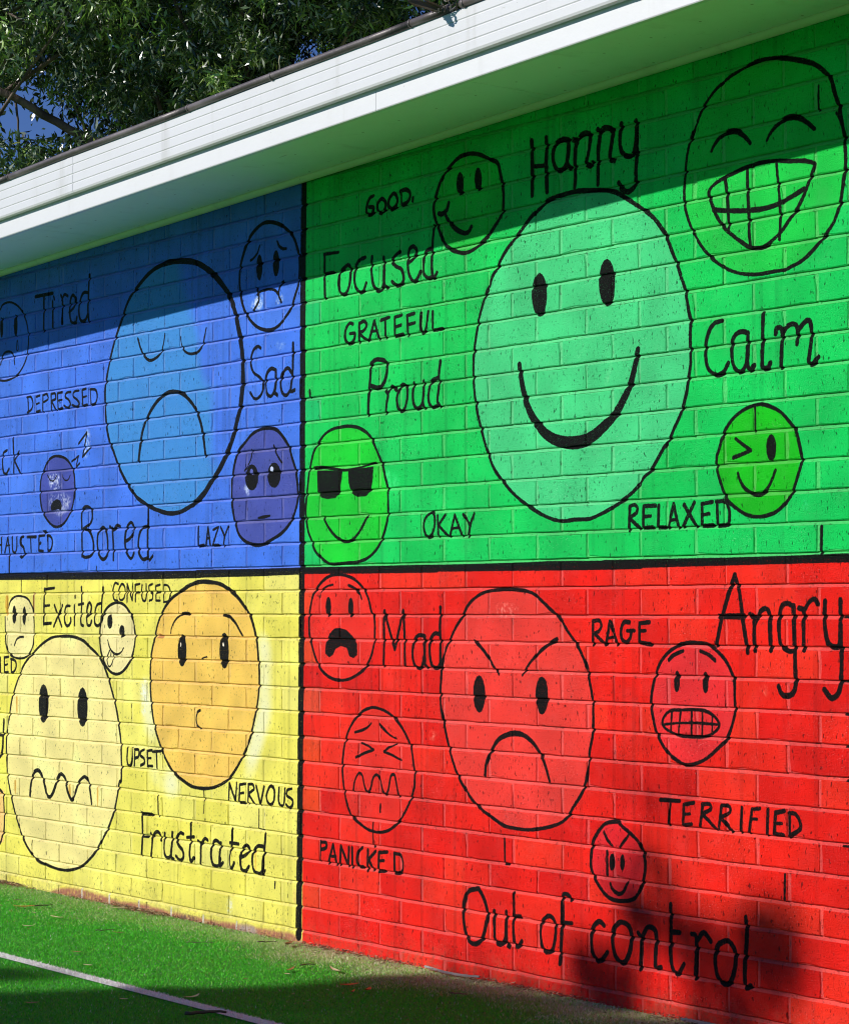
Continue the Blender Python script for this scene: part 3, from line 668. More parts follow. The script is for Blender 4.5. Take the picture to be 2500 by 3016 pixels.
def build_mural():
    hc, wc = int((Z1-Z0)/PXC), int((X1-X0)/PXC); hs, ws = int((Z1-Z0)/PXS), int((X1-X0)/PXS)
    col = np.zeros((hc, wc, 3), np.float32); gx = X0+(np.arange(wc)+.5)*PXC; gz = Z0+(np.arange(hc)+.5)*PXC
    GX, GZ = np.meshgrid(gx, gz)
    XS = 2292.0
    def srgb(h): return np.array([int(h[i:i+2], 16)/255 for i in (0, 2, 4)], np.float32)
    def put(mask, c): col[...] = col*(1-mask[..., None])+c*mask[..., None]
    q = [srgb(c) for c in ('4278E8', '04CA58', 'F6E966', 'F01604')]
    left, top = GX < XS, GZ > ZK[-KMIN]
    for m, c in ((left & top, q[0]), (~left & top, q[1]), (left & ~top, q[2]), (~left & ~top, q[3])): col[m] = c
    # thick and thin coats, brick by brick
    r = np.random.default_rng(3)
    for k in range(KMIN, 17):
        za, zb = ZK[k+1-KMIN], ZK[k-KMIN]; off = 0 if k % 2 else 120
        for n in range(-4, 24):
            xa = n*240+off; g = grid(xa, xa+240, za, zb, PXC, col.shape)
            if g is None: continue
            sl = g[0]; red = xa > 2200 and k >= 0
            yel = xa < 2200 and k >= 0
            if red:
                t = r.random(); c2 = srgb('FB3219') if t > .45 else srgb('D80A04')
                a = .75*abs(t-.45)/.5
                if r.random() < .4:                                 # roller overlap half way along the brick
                    w = int(r.uniform(.3, .7)*(sl[1].stop-sl[1].start)); b = col[sl].copy()
                    b[:, :w] = b[:, :w]*(1-a)+c2*a; b[:, w:] = b[:, w:]*(1-a*.3)+c2*a*.3; col[sl] = b
                else: col[sl] = col[sl]*(1-a)+c2*a
            elif yel:
                a = r.uniform(0, .35); col[sl] = col[sl]*(1-a)+srgb(r.choice(['FBF3AA', 'EEE04C', 'F4EC84']))*a
            else:
                a = r.uniform(0, .16); base = ('6C98F6', '3C6CDC') if xa < 2200 else ('28E874', '08C84E')
                col[sl] = col[sl]*(1-a)+srgb(base[int(r.random() < .5)])*a
    bz = (GZ > -12) & (GZ < 8); col[bz & (GX < XS)] = q[0]; col[bz & (GX >= XS)] = q[1]
    # cloudy roller marks
    fn = r.random((hc, wc)).astype(np.float32); fn = blur(fn, 1)+.9*blur(r.random((hc, wc)).astype(np.float32), 3); fn = (fn-fn.mean())/fn.std()
    nz = r.random((hc//16+2, wc//16+2)).astype(np.float32)
    nz = np.kron(nz, np.ones((16, 16), np.float32))[:hc, :wc]; nz = blur(blur(nz, 14), 10)
    nz = (nz-nz.mean())/nz.std()
    col *= np.clip(1+nz*.028, .8, 1.2)[..., None]; st = r.random((4, wc//5+1)).astype(np.float32); st = np.kron(st, np.ones((1, 5), np.float32))[:, :wc]
    st = np.stack([np.interp(np.linspace(0, 3, hc), range(4), st[:, i]) for i in range(wc)], 1); col *= (1-.10*np.clip((st-.72)/.28, 0, 1))[..., None]
    def noise_edge(mask, rad):
        m = blur(blur(mask.astype(np.float32), rad), rad)
        return np.clip((m-.5)*2.2+.5+nz*.12, 0, 1)
    for ln in MURAL.split('\n'):
        k, c, p = ln.split('|')
        P = np.array([tuple(map(float, t.split(','))) for t in p.split()])
        if k[0] in 'HF' and k != 'F2':
            Q = catmull(P, True) if k != 'FS' else P
            m = np.zeros((hc, wc), bool); g = grid(Q[:, 0].min(), Q[:, 0].max(), Q[:, 1].min(), Q[:, 1].max(), PXC, col.shape)
            if g is None: continue
            m[g[0]] = inside(Q, g[1], g[2])
            if k == 'H': put(noise_edge(m, 15)*.80, srgb(c))
            elif k == 'FB': put(noise_edge(m, 4)*np.clip(.92+fn*.22, 0, 1), srgb(c))
            elif k == 'FC': clip = m
            elif k == 'FG': put(noise_edge(m, 22)*clip*.93, srgb(c))
            elif k == 'HS': put(noise_edge(m, 5)*np.clip(.38+nz*.15+fn*.42, 0, .95), srgb(c))
            else:
                cc = srgb(c); v = (1+nz*.028)[..., None]
                old = col.copy(); put(m.astype(np.float32)*.93, cc); col[...] = np.where(m[..., None], np.clip(col*v, 0, 1), col)
    # strokes: signed distance in mm, negative inside the paint
    sd = np.full((hs, ws), 20.0, np.float32)
    def seg(a, b, wa, wb):
        pad = max(wa, wb)/2+13
        g = grid(min(a[0], b[0])-pad, max(a[0], b[0])+pad, min(a[1], b[1])-pad, max(a[1], b[1])+pad, PXS, sd.shape)
        if g is None: return
        s_, gx, gz = g; d = b-a; L = float(d@d)+1e-6
        t = np.clip(((gx-a[0])*d[0]+(gz-a[1])*d[1])/L, 0, 1)
        dd = np.hypot(gx-a[0]-t*d[0], gz-a[1]-t*d[1])-(wa+(wb-wa)*t)/2
        sd[s_] = np.minimum(sd[s_], dd)
    tips = []
    for ln in MURAL.split('\n'):
        k, c, p = ln.split('|')
        P = np.array([tuple(map(float, t.split(','))) for t in p.split()])
        if k[0] == 'S':
            ws_ = [float(v) for v in c.split(',')]
            if len(ws_) == 1: ws_ = ws_*3
            if len(ws_) == 2: ws_ = [ws_[0], sum(ws_)/2, ws_[1]]
            Q = P if 's' in k else catmull(P, 'c' in k)
            # a hand-held brush: the width swells and thins a little
            Lc = np.concatenate([[0], np.cumsum(np.hypot(*np.diff(Q, axis=0).T))]); T = Lc/max(Lc[-1], 1e-6)
            wv = np.interp(T, [0, .5, 1], ws_)*(.90 if max(ws_) < 32 else 1); ph = r.uniform(0, 6.28, 3)
            if max(ws_) < 32 : wv = wv*(1+.07*np.sin(Lc/34+ph[0])+.05*np.sin(Lc/13+ph[1]))
            for i in range(len(Q)-1): seg(Q[i], Q[i+1], wv[i], wv[i+1])
        elif k == 'P':
            g = grid(P[:, 0].min()-14, P[:, 0].max()+14, P[:, 1].min()-14, P[:, 1].max()+14, PXS, sd.shape)
            if g is None: continue
            s_, gx, gz = g; dm = np.full((gz.shape[0], gx.shape[1]), 99.0, np.float32)
            for i in range(len(P)):
                a, b = P[i], P[(i+1) % len(P)]; d = b-a; L = float(d@d)+1e-6
                t = np.clip(((gx-a[0])*d[0]+(gz-a[1])*d[1])/L, 0, 1)
                dm = np.minimum(dm, np.hypot(gx-a[0]-t*d[0], gz-a[1]-t*d[1]))
            dm = np.where(inside(P, gx, gz), -dm, dm); sd[s_] = np.minimum(sd[s_], dm)
    for ln in MURAL.split('\n'):                                    # highlights left free inside the eyes
        k, c, p = ln.split('|')
        if k != 'F2': continue
        P = np.array([tuple(map(float, t.split(','))) for t in p.split()])
        g = grid(P[:, 0].min(), P[:, 0].max(), P[:, 1].min(), P[:, 1].max(), PXS, sd.shape); m = inside(P, g[1], g[2])
        b = sd[g[0]]; b[m] = 6; sd[g[0]] = b
        g = grid(P[:, 0].min(), P[:, 0].max(), P[:, 1].min(), P[:, 1].max(), PXC, col.shape); col[g[0]] = srgb(c)
    def image(name, a, cs):
        im = bpy.data.images.new(name, a.shape[1], a.shape[0], alpha=False); im.colorspace_settings.name = cs
        b = np.ones((*a.shape[:2], 4), np.float32); b[..., :3] = a if a.ndim == 3 else a[..., None]
        im.pixels.foreach_set(b.ravel()); im.update(); im.pack(); return im
    return image('mural_colour', np.clip(col, 0, 1), 'sRGB'), image('mural_strokes', np.clip(sd/40+.5, 0, 1), 'Non-Color')
IMC, IMS = build_mural()

building = empty('painted_building', (0, 0, 0), 'long single-storey brick building with a four-coloured emotions mural and white eaves', 'building')
origin = link(bpy.data.objects.new('wall_origin', None), building); origin.location = (0, 0, ZO); origin.empty_display_size = .1

def wall_material(name, mortar):
    m = N(name); tc = m.n('ShaderNodeTexCoord'); tc.object = origin; co = tc.outputs['Object']
    mp = m.n('ShaderNodeMapping'); mp.inputs['Location'].default_value = (-X0/(X1-X0), -Z0/(Z1-Z0), 0)
    sx = m.n('ShaderNodeSeparateXYZ'); m.l(co, sx.inputs[0]); cb = m.n('ShaderNodeCombineXYZ')
    m.l(sx.outputs[0], cb.inputs[0]); m.l(sx.outputs[2], cb.inputs[1]); m.l(cb.outputs[0], mp.inputs[0])
    mp.inputs['Scale'].default_value = (1000/(X1-X0), 1000/(Z1-Z0), 1)
    ic = m.n('ShaderNodeTexImage', image=IMC, extension='EXTEND'); isd = m.n('ShaderNodeTexImage', image=IMS, extension='EXTEND')
    m.l(mp.outputs[0], ic.inputs[0]); m.l(mp.outputs[0], isd.inputs[0])
    # distance to stroke edge in mm, frayed by the rough brick
    d = m.math('MULTIPLY', m.math('SUBTRACT', isd.outputs[0], .5), 40)
    fr = m.noise(co, 160, 3, .6, (1, 1, .6)); d = m.math('ADD', d, m.math('MULTIPLY', m.math('SUBTRACT', fr, .5), 6 if not mortar else 4)); d = m.math('SUBTRACT', d, .4)
    inkm = m.math('SUBTRACT', 1, m.ramp(d, -.9, 1.3))
    skips = m.ramp(m.noise(co, 250, 3, .65), .62, .69)              # tiny pits the brush missed
    ink = m.math('MULTIPLY', inkm, m.math('SUBTRACT', 1, m.math('MULTIPLY', skips, .50)))
    base = ic.outputs[0]
    v1 = m.noise(co, 14, 4, .6); base = m.mix(m.math('MULTIPLY', m.ramp(v1, .45, .8), .015), base, (1, 1, 1))
    base = m.mix(m.math('MULTIPLY', m.ramp(m.noise(co, 5, 5, .65), .5, .85), .16), base, (.02, .02, .02), 'MULTIPLY')
    # pale flecks: sun glints on the grit painted into the colour, with some wear
    fl = m.ramp(m.noise(co, 300, 2, .6), .655, .70); reg = m.math('ADD', .25, m.ramp(m.noise(co, 5, 3, .6), .42, .68))
    base = m.mix(m.math('MULTIPLY', m.math('MULTIPLY', fl, reg), .55), base, m.mix(.45, base, (.95, .90, .88)))
    # pits: small, upright, dark inside
    pit = m.ramp(m.noise(co, 105, 2, .5, (1, 1, .42)), .66, .70)
    pit2 = m.ramp(m.noise(co, 230, 2, .55, (1.3, 1, .4)), .65, .69)
    pits = m.math('MAXIMUM', pit, m.math('MULTIPLY', pit2, .8))
    if mortar: pits = m.math('MULTIPLY', pits, .5)
    base = m.mix(m.math('MULTIPLY', pits, .85), base, (.16, .16, .16), 'MULTIPLY')
    if mortar: base = m.mix(.07, base, (1, .85, .80))
    ft = m.math('MULTIPLY', m.ramp(m.math('ADD', m.math('MULTIPLY', sx.outputs[2], -1), m.math('MULTIPLY', m.noise(co, 9, 4, .65), .16)), 1.29, 1.43), m.ramp(m.noise(co, 45, 4, .7), .40, .62))
    base = m.mix(m.math('MULTIPLY', ft, .40), base, (.16, .13, .07))
    inkc = m.mix(m.noise(co, 60, 3, .6), (.002, .002, .002), (.008, .007, .007))
    colr = m.mix(ink, base, inkc)
    grit = m.noise(co, 260, 4, .65); und = m.noise(co, 30, 3, .6); lump = m.noise(co, 75, 3, .6)
    nb = m.bump(und, .003 if not mortar else .008, .8)
    nb = m.bump(lump, .0022, .7, nb)
    nb = m.bump(grit, .0055, 1.0, nb)
    nb = m.bump(m.math('SUBTRACT', 1, pits), .006, 1.0, nb)
    m.set(colr, m.math('SUBTRACT', .60, m.math('MULTIPLY', ink, .12)), nb)
    m.l(m.math('SUBTRACT', .15, m.math('MULTIPLY', ink, .07)), m.b.inputs['Specular IOR Level'])
    return m.m
M_BRICK = wall_material('painted_brick', False)
M_MORTAR = wall_material('painted_mortar', True)

# ---------------------------------------------------------------- wall: mortar body and bricks
BX0, BX1 = -3.0, 8.04
def zk(k): return ZO + ZK[k-KMIN]/1000
def box_mesh(name, lo, hi, mat):
    (a, b, c), (d, e, f) = lo, hi
    v = [(a, b, c), (d, b, c), (d, e, c), (a, e, c), (a, b, f), (d, b, f), (d, e, f), (a, e, f)]
    return mesh(name, v, [(0, 3, 2, 1), (4, 5, 6, 7), (0, 1, 5, 4), (1, 2, 6, 5), (2, 3, 7, 6), (3, 0, 4, 7)], mat)
ztop = lambda x: ZO + 1.308 + .0273*(x+.098)
# mortar face as a fine, slightly uneven sheet with depth behind it
def mortar_mesh():
    # each bed joint is struck: deep under the upper brick, nearly flush on the lower one
    xs = np.arange(BX0, BX1+.001, .12); r = random.Random(5); rows = [(-.3, .0026)]
    for k in range(16, KMIN-1, -1):
        z = zk(k)
        if z > -.2: rows += [(z-.0068, .0026), (z-.0060, .0006), (z+.0040, .0082), (z+.0070, .0026)]
    V = []; F = []; nx = len(xs)
    for z, y in rows:
        for x in xs: V.append((x, y+r.uniform(-.0006, .0006), z))
    for j in range(len(rows)-1):
        for i in range(nx-1): a = j*nx+i; F.append((a, a+1, a+nx+1, a+nx))
    b0 = len(V); z1 = rows[-1][0]
    V += [(BX0, .006, -.3), (BX1, .006, -.3), (BX1, .24, -.3), (BX0, .24, -.3), (BX0, .006, z1), (BX1, .006, z1), (BX1, .24, z1), (BX0, .24, z1)]
    F += [(b0+1, b0+2, b0+6, b0+5), (b0+2, b0+3, b0+7, b0+6), (b0+3, b0, b0+4, b0+7), (b0+4, b0+5, b0+6, b0+7)]
    return mesh('wall', V, F, M_MORTAR)
wall = obj('wall', mortar_mesh(), building)

def brick_geo(w, h, r):
    """front at y=0, body to y=.05; centre of the face at the origin; edges a little wavy"""
    out, inn, back = [], [], []
    P = []
    nl = max(2, int(w/.055))
    for i in range(nl): P.append((-w/2+w*i/nl, -h/2))
    for i in range(2): P.append((w/2, -h/2+h*i/2))
    for i in range(nl): P.append((w/2-w*i/nl, h/2))
    for i in range(2): P.append((-w/2, h/2-h*i/2))
    for x, z in P:
        jx, jz = r.uniform(-.0011, .0011), r.uniform(-.0011, .0011); bv = r.uniform(.0020, .0040)
        if r.random() < .05: bv += .004
        ox, oz = x+jx, z+jz; s = 1 if x > 0 else -1; t = 1 if z > 0 else -1
        out.append((ox, bv*.9, oz)); back.append((ox, .05, oz))
        inn.append((ox-s*bv if abs(abs(x)-w/2) < 1e-6 else ox, r.uniform(-.0004, .0004), oz-t*bv if abs(abs(z)-h/2) < 1e-6 else oz))
    n = len(P); V = back+out+inn; F = []
    for i in range(n):
        j = (i+1) % n
        F.append((i, j, n+j, n+i)); F.append((n+i, n+j, 2*n+j, 2*n+i))
    F.append(tuple(range(2*n, 3*n)))
    return V, F
def proj(x, z):
    d = Vector((x, 0, z))-CAM; w = d.dot(fw); return 1250+6984.5*d.dot(r2)/w, 1508-6984.5*d.dot(u2)/w
rb = random.Random(11)
BR = []
for k in range(KMIN, 16):
    za, zb = zk(k+1)+.005, zk(k)-.005
    if zb-za < .02: continue
    off = 0 if k % 2 else .12
    n0 = int(BX0/.24)-1
    for n in range(n0, int(BX1/.24)+2):
        xa = n*.24+off+.004+rb.uniform(-.0025, .0025); xb = (n+1)*.24+off-.004+rb.uniform(-.0025, .0025)
        xa, xb = max(xa, BX0+.0), min(xb, BX1)
        if xb-xa < .03: continue
        zt = zb
        lim = ztop((xa+xb)/2)+.06
        if za > lim: continue
        BR.append([xa, xb, za, zt])
def vis(b):
    xc, zc = (b[0]+b[1])/2, (b[2]+b[3])/2; u, v = proj(xc, zc)
    return -60 < u < 2540 and -60 < v < 3050 and zc < ztop(xc)-.02 and zc > 0.0
seen = sorted([b for b in BR if vis(b)], key=lambda b: -b[0])
single = seen[:300]; sid = set(id(b) for b in single)
VAR = []
for i in range(14):
    V, F = brick_geo(.230, .076, random.Random(100+i)); VAR.append(mesh('brick', V, F, M_BRICK))
BV, BF = [], []
for b in BR:
    xa, xb, za, zb = b; w, h = xb-xa, zb-za; y = rb.uniform(-.0010, .0004)
    rx, ry, rz = rb.uniform(-.006, .006), rb.uniform(-.0035, .0035), rb.uniform(-.003, .003)
    if id(b) in sid:
        o = obj('brick', VAR[rb.randrange(14)], wall, ((xa+xb)/2, y, (za+zb)/2)); o.rotation_euler = (rx, ry, rz); o.scale = (w/.230*rb.choice((1, 1)), 1, h/.076)
    else:
        V, F = brick_geo(w, h, rb); m = Matrix.Translation(((xa+xb)/2, y, (za+zb)/2)) @ Matrix.Rotation(rz, 4, 'Z') @ Matrix.Rotation(ry, 4, 'Y') @ Matrix.Rotation(rx, 4, 'X')
        b0 = len(BV); BV += [tuple(m @ Vector(v)) for v in V]; BF += [tuple(i+b0 for i in f) for f in F]
obj('brick', mesh('brick_rest', BV, BF, M_BRICK), wall, kind='stuff')

# ---------------------------------------------------------------- the rest of the building: eaves, gutter, roof
def white_paint(name, c=(.80, .80, .81), dirt=.25, rough=.42):
    m = N(name); tc = m.n('ShaderNodeTexCoord'); co = tc.outputs['Object']
    g = m.noise(co, 3, 5, .65); st = m.noise(co, 8, 4, .6, (1.5, 1, .12))
    base = m.mix(m.math('MULTIPLY', m.ramp(g, .45, .8), .5*dirt), c, (.50, .49, .46))
    base = m.mix(m.math('MULTIPLY', m.ramp(st, .56, .78), .8*dirt), base, (.42, .40, .36))
    sp = m.ramp(m.noise(co, 110, 2, .5), .76, .79); base = m.mix(m.math('MULTIPLY', sp, .6), base, (.12, .11, .10))
    cr = m.ramp(m.noise(co, 60, 3, .6, (.12, 1, 1.4)), .68, .70); cl = m.ramp(m.noise(co, 2.2, 2), .58, .66)
    ck = m.math('MULTIPLY', cr, cl); base = m.mix(m.math('MULTIPLY', ck, .45), base, (.30, .28, .26))
    nb = m.bump(m.noise(co, 9, 4, .6), .006, .25); nb = m.bump(m.math('SUBTRACT', 1, ck), .0015, .8, nb); nb = m.bump(m.noise(co, 240, 2), .0006, .4, nb)
    return m.set(base, rough, nb)
M_FASCIA = white_paint('fascia_paint', (.67, .665, .68), .30); M_GUTTER = white_paint('gutter_enamel', (.655, .65, .665), .5, .35)
M_SOFFIT = white_paint('soffit_bounce_tint', (.80, .86, .80), .30, .6); M_SOFFIT.node_tree.nodes['Principled BSDF'].inputs['Specular IOR Level'].default_value = .08  # slight green added to the white, standing in for bounced wall light
M_TRIM = white_paint('trim_bounce_tint', (.74, .78, .58), .4, .5)  # yellow-green in the colour stands in for light bounced up from below
def metal(name, a, b, rough, mt=0.0):
    m = N(name); tc = m.n('ShaderNodeTexCoord'); co = tc.outputs['Object']
    c = m.mix(m.ramp(m.noise(co, 12, 5, .65, (.4, 1, 1)), .35, .7), a, b)
    c = m.mix(m.math('MULTIPLY', m.ramp(m.noise(co, 26, 4, .6), .66, .72), .6), c, (.45, .50, .50))
    return m.set(c, rough, m.bump(m.noise(co, 70, 4), .002, .6), Metallic=mt)
M_BEAD = metal('weathered_bead', (.075, .060, .058), (.17, .145, .14), .45, .15)
M_ROOF = metal('roof_sheet', (.20, .20, .20), (.33, .33, .33), .5, .3)
SL = .0289
def sweep(name, prof, xa, xb, mat, parent, n=1, smooth=False, z_at=0.0):
    """profile (y, z) swept along x, rising with the eaves; closed"""
    V = []; F = []; k = len(prof)
    for i in range(n+1):
        x = xa+(xb-xa)*i/n
        for y, z in prof: V.append((x-z_at, y, z+SL*x))
    for i in range(n):
        for j in range(k):
            a, b = i*k+j, i*k+(j+1) % k; F.append((a, a+k, b+k, b))
    F.append(tuple(range(k))); F.append(tuple(n*k+j for j in reversed(range(k))))
    me = mesh(name, V, F, mat); bm = bmesh.new(); bm.from_mesh(me); bmesh.ops.recalc_face_normals(bm, faces=bm.faces); bm.to_mesh(me); bm.free()
    if smooth: me.polygons.foreach_set('use_smooth', [True]*len(me.polygons))
    return obj(name, me, parent)
E0 = ZO + 1.306 - SL*.902                    # fascia bottom at x = 0
# fascia boards butt at x = 3.44
for xa, xb in ((-3.0, -.16), (-.158, 3.439), (3.441, 8.3)):
    sweep('fascia_board', [(-.500, E0), (-.502, E0+.003), (-.502, E0+.19), (-.480, E0+.19), (-.480, E0+.001)], xa, xb, M_FASCIA, building)
# soffit sheets, joints 2.82 apart
S0 = ZO + 1.308+.0273*.098+.020
xj = [-3.0, -1.915, .905, 3.725, 6.545, 8.3]
for a, b in zip(xj[:-1], xj[1:]):
    sweep('soffit_panel', [(-.4795, S0), (-.003, S0-.001), (-.003, S0+.006), (-.4795, S0+.007)], a+.0015, b-.0015, M_SOFFIT, building)
    sweep('joint_strip', [(-.478, S0+.0075), (-.004, S0+.0065), (-.004, S0+.012), (-.478, S0+.012)], b-.03, b+.03 if b < 8.2 else b, M_SOFFIT, building)
# quad moulding in the corner
T0 = ZO + 1.308+.0273*.098
q = [(-.0040, T0)] + [(-.0040-.024*math.sin(t), T0+.019-.019*math.cos(t)) for t in np.linspace(.18, math.pi/2, 6)] + [(-.0040, T0+.019)]
sweep('corner_moulding', q, -3.0, 8.04, M_TRIM, building, 40, True)
# gutter: fluted front with three steps, sole, back; rolled bead along the lip
G0 = ZO + 1.374 - SL*.96
f = -.526
gp = [(-.5035, G0+.006), (-.506, G0+.001), (f+.010, G0), (f+.003, G0+.003), (f, G0+.010), (f-.0005, G0+.034), (f+.0022, G0+.0362), (f+.0022, G0+.038), (f, G0+.041), (f-.0005, G0+.069), (f+.0022, G0+.0712),
      (f+.0022, G0+.073), (f, G0+.076), (f-.0005, G0+.104), (f+.0022, G0+.1062), (f+.0022, G0+.108), (f, G0+.111), (f-.0005, G0+.138), (f+.003, G0+.1405), (f+.006, G0+.137), (f+.005, G0+.012), (-.5035, G0+.012)]
gut = sweep('gutter', gp, -3.0, 8.3, M_GUTTER, building, 1)
def tube(name, pts, rads, mat, parent=None, seg=12, cap=True, **props):
    V = []; F = []; n = len(pts); pts = [Vector(p) for p in pts]
    for i, p in enumerate(pts):
        t = (pts[min(i+1, n-1)]-pts[max(i-1, 0)]).normalized(); a = t.orthogonal().normalized() if i == 0 else (a-t*a.dot(t)).normalized(); b = t.cross(a)
        for j in range(seg):
            th = 2*math.pi*j/seg; V.append(tuple(p+(a*math.cos(th)+b*math.sin(th))*rads[i]))
    for i in range(n-1):
        for j in range(seg): q0 = i*seg+j; q1 = i*seg+(j+1) % seg; F.append((q0, q1, q1+seg, q0+seg))
    if cap: F.append(tuple(reversed(range(seg)))); F.append(tuple((n-1)*seg+j for j in range(seg)))
    me = mesh(name, V, F, mat); me.polygons.foreach_set('use_smooth', [True]*len(me.polygons))
    return obj(name, me, parent, **props) if parent is not False else me
zb_ = G0+.151
def bead(xa, xb, sag=0.0):
    P = [(x, f-.002, zb_+SL*x+.0012*math.sin(x*5)) for x in np.linspace(xa, xb, max(3, int((xb-xa)*6)))]
    R = [.0125]*len(P)
    return tube('gutter_bead', P, R, M_BEAD, building, 14)
bead(-3.0, 1.04); bead(1.042, 2.38); bead(2.382, 3.66); bead(3.663, 3.845); bead(3.905, 8.3)
for x in (1.04, 2.38, 2.90, 3.66, 3.92):
    tube('joiner_ring', [(x-.004, f-.002, zb_+SL*(x-.004)), (x+.004, f-.002, zb_+SL*(x+.004))], [.0142, .0142], M_BEAD, building, 14)
for x in (1.50, 4.62):
    sweep('gutter_lap', [(y_-.0009, z_) for y_, z_ in gp[2:18]]+[(f+.004, G0+.139), (f+.004, G0+.002)], x, x+.045, M_GUTTER, building)
def nail_row():
    V = []; F = []
    for b in np.arange(-2.8, 8.2, .20):
        for yy in (-.445, -.24, -.045):
            x = b+.003*math.sin(b*31+yy*9); k = len(V); z = S0+SL*x-.0012
            for j in range(8): V.append((x+.0045*math.cos(j*.785), yy+.0045*math.sin(j*.785), z))
            F.append(tuple(range(k+7, k-1, -1)))
    return mesh('nail_heads', V, F, M_NAIL)
nm_ = N('nail_paint'); M_NAIL = nm_.set((.42, .40, .36), .6)
obj('nail_heads', nail_row(), building, kind='stuff')
# low pitched roof sheets behind the gutter, back and end walls
def roof():
    V = []; F = []; xs = np.arange(-3.1, 8.41, .0475); R0 = E0+.192
    for i, x in enumerate(xs):
        w = .010*(i % 4 in (0, 1))
        for y in (-.50, 9.2): V.append((x, y, R0+w+SL*x+(y+.50)*.12))
    n = len(xs)
    for i in range(n-1): F.append((2*i, 2*i+2, 2*i+3, 2*i+1))
    return mesh('roof', V, F, M_ROOF)
obj('roof', roof(), building)
mp_ = N('rear_render'); M_REAR = mp_.set((.5, .45, .38), .8)
obj('side_wall', box_mesh('side_wall', (BX0, .245, -.3), (BX0+.2, 8.7, ZO+1.30), M_REAR), building)
obj('side_wall', box_mesh('side_wall', (BX1-.2, .245, -.3), (BX1, 8.7, ZO+1.38), M_REAR), building)
obj('rear_wall', box_mesh('rear_wall', (BX0, 8.705, -.3), (BX1, 8.9, ZO+1.8), M_REAR), building)

# ---------------------------------------------------------------- ground: sand-filled artificial turf with a painted line
def turf_mat():
    m = N('turf_backing'); tc = m.n('ShaderNodeTexCoord'); co = tc.outputs['Object']; sx = m.n('ShaderNodeSeparateXYZ'); m.l(co, sx.inputs[0])
    g = m.mix(m.noise(co, 90, 4, .7), (.008, .12, .005), (.03, .36, .012))
    # sand drifted against the wall
    d = m.math('ADD', m.math('MULTIPLY', sx.outputs[1], -1), m.math('MULTIPLY', m.math('SUBTRACT', m.noise(co, 3, 4, .6), .5), .45))
    sand = m.math('MULTIPLY', m.math('SUBTRACT', 1, m.ramp(d, -.03, .30)), m.math('ADD', .4, m.math('MULTIPLY', m.ramp(sx.outputs[0], 1.5, 2.8), .6)))
    sc = m.mix(m.noise(co, 300, 3, .7), (.36, .34, .15), (.74, .68, .44))
    c = m.mix(m.math('MULTIPLY', sand, .9), g, sc)
    c = m.mix(m.math('MULTIPLY', m.ramp(m.noise(co, 2.2, 4, .6), .5, .75), .2), c, (.14, .22, .03))
    return m.set(c, .9, m.bump(m.noise(co, 350, 3, .7), .004, .9))
M_TURF = turf_mat()
xs = sorted(set([-1500, -400, -100, -40, -15, -8, 15, 25, 60, 200, 1500]+list(np.arange(-6, 14.01, .5))))
ys = sorted(set([-1500, -400, -100, -40, -20, 20, 40, 100, 400, 1500]+list(np.arange(-12, 12.01, .5))))
V = [(x, y, 0) for y in ys for x in xs]; nx = len(xs)
obj('ground', mesh('ground', V, [(j*nx+i, j*nx+i+1, (j+1)*nx+i+1, (j+1)*nx+i) for j in range(len(ys)-1) for i in range(nx-1)], M_TURF), kind='structure')
def tint_mat(name, rough=.6, trans=False, spec=.4):
    m = N(name); a = m.n('ShaderNodeVertexColor', layer_name='tint'); m.set(a.outputs[0], rough); m.b.inputs['Specular IOR Level'].default_value = spec
    return m.m
M_BLADE = tint_mat('turf_fibre', .55, spec=.2); M_LINEB = tint_mat('line_fibre', .6)
def vnoise(x, y, s, seed):
    r = np.random.default_rng(seed); T = r.random((64, 64)); u = x*s+1000; v = y*s+1000
    i = np.floor(u).astype(int); j = np.floor(v).astype(int); fu, fv = u-i, v-j; fu = fu*fu*(3-2*fu); fv = fv*fv*(3-2*fv)
    g = lambda a, b: T[a % 64, b % 64]
    return (g(i, j)*(1-fu)+g(i+1, j)*fu)*(1-fv)+(g(i, j+1)*(1-fu)+g(i+1, j+1)*fu)*fv
def blades(x, y, hgt, wid, base, name, mat, z0=0.0):
    n = len(x); a = rng.uniform(0, 2*np.pi, n); lean = rng.uniform(.15, 1.1, n)*hgt; b = rng.uniform(0, 2*np.pi, n)
    dx, dy = np.cos(a)*wid/2, np.sin(a)*wid/2
    V = np.zeros((n, 3, 3)); V[:, 0] = np.c_[x-dx, y-dy, np.full(n, z0)]; V[:, 1] = np.c_[x+dx, y+dy, np.full(n, z0)]
    V[:, 2] = np.c_[x+np.cos(b)*lean, y+np.sin(b)*lean, z0+hgt]
    cols = np.ones((n, 3, 4)); cols[:, :, :3] = base[:, None, :]
    return np_mesh(name, V.reshape(-1, 3), np.arange(3*n).reshape(n, 3), mat, cols.reshape(-1, 4))
NB = 330000
x = rng.uniform(-.5, 5.2, NB); y = -rng.uniform(0, 1.75, NB)
keep = (y > -.12-(x+.4)*.53) & (y > -.1-(4.75-x)*1.35); x, y = x[keep], y[keep]
on = np.abs(y+.990) < .0255+.003*(vnoise(x, y, 40, 5)-.5)
px_, py_ = x[~on], y[~on]; n = len(px_)
t = rng.random(n)[:, None]; g = np.array([.03, .36, .006])*(1-t)+np.array([.12, .78, .02])*t
wn_ = vnoise(px_, py_, 3.2, 1)*.6+vnoise(px_, py_, 11, 2)*.4
sand = np.clip(1-(-py_+(wn_-.5)*.42+.0)/.42, 0, 1)*np.clip(.45+(px_-1.5)*.5, .40, 1)
pale = rng.random(n) < sand*.75; olive = (rng.random(n) < np.clip(sand*2.2+.10, 0, .9)) & ~pale
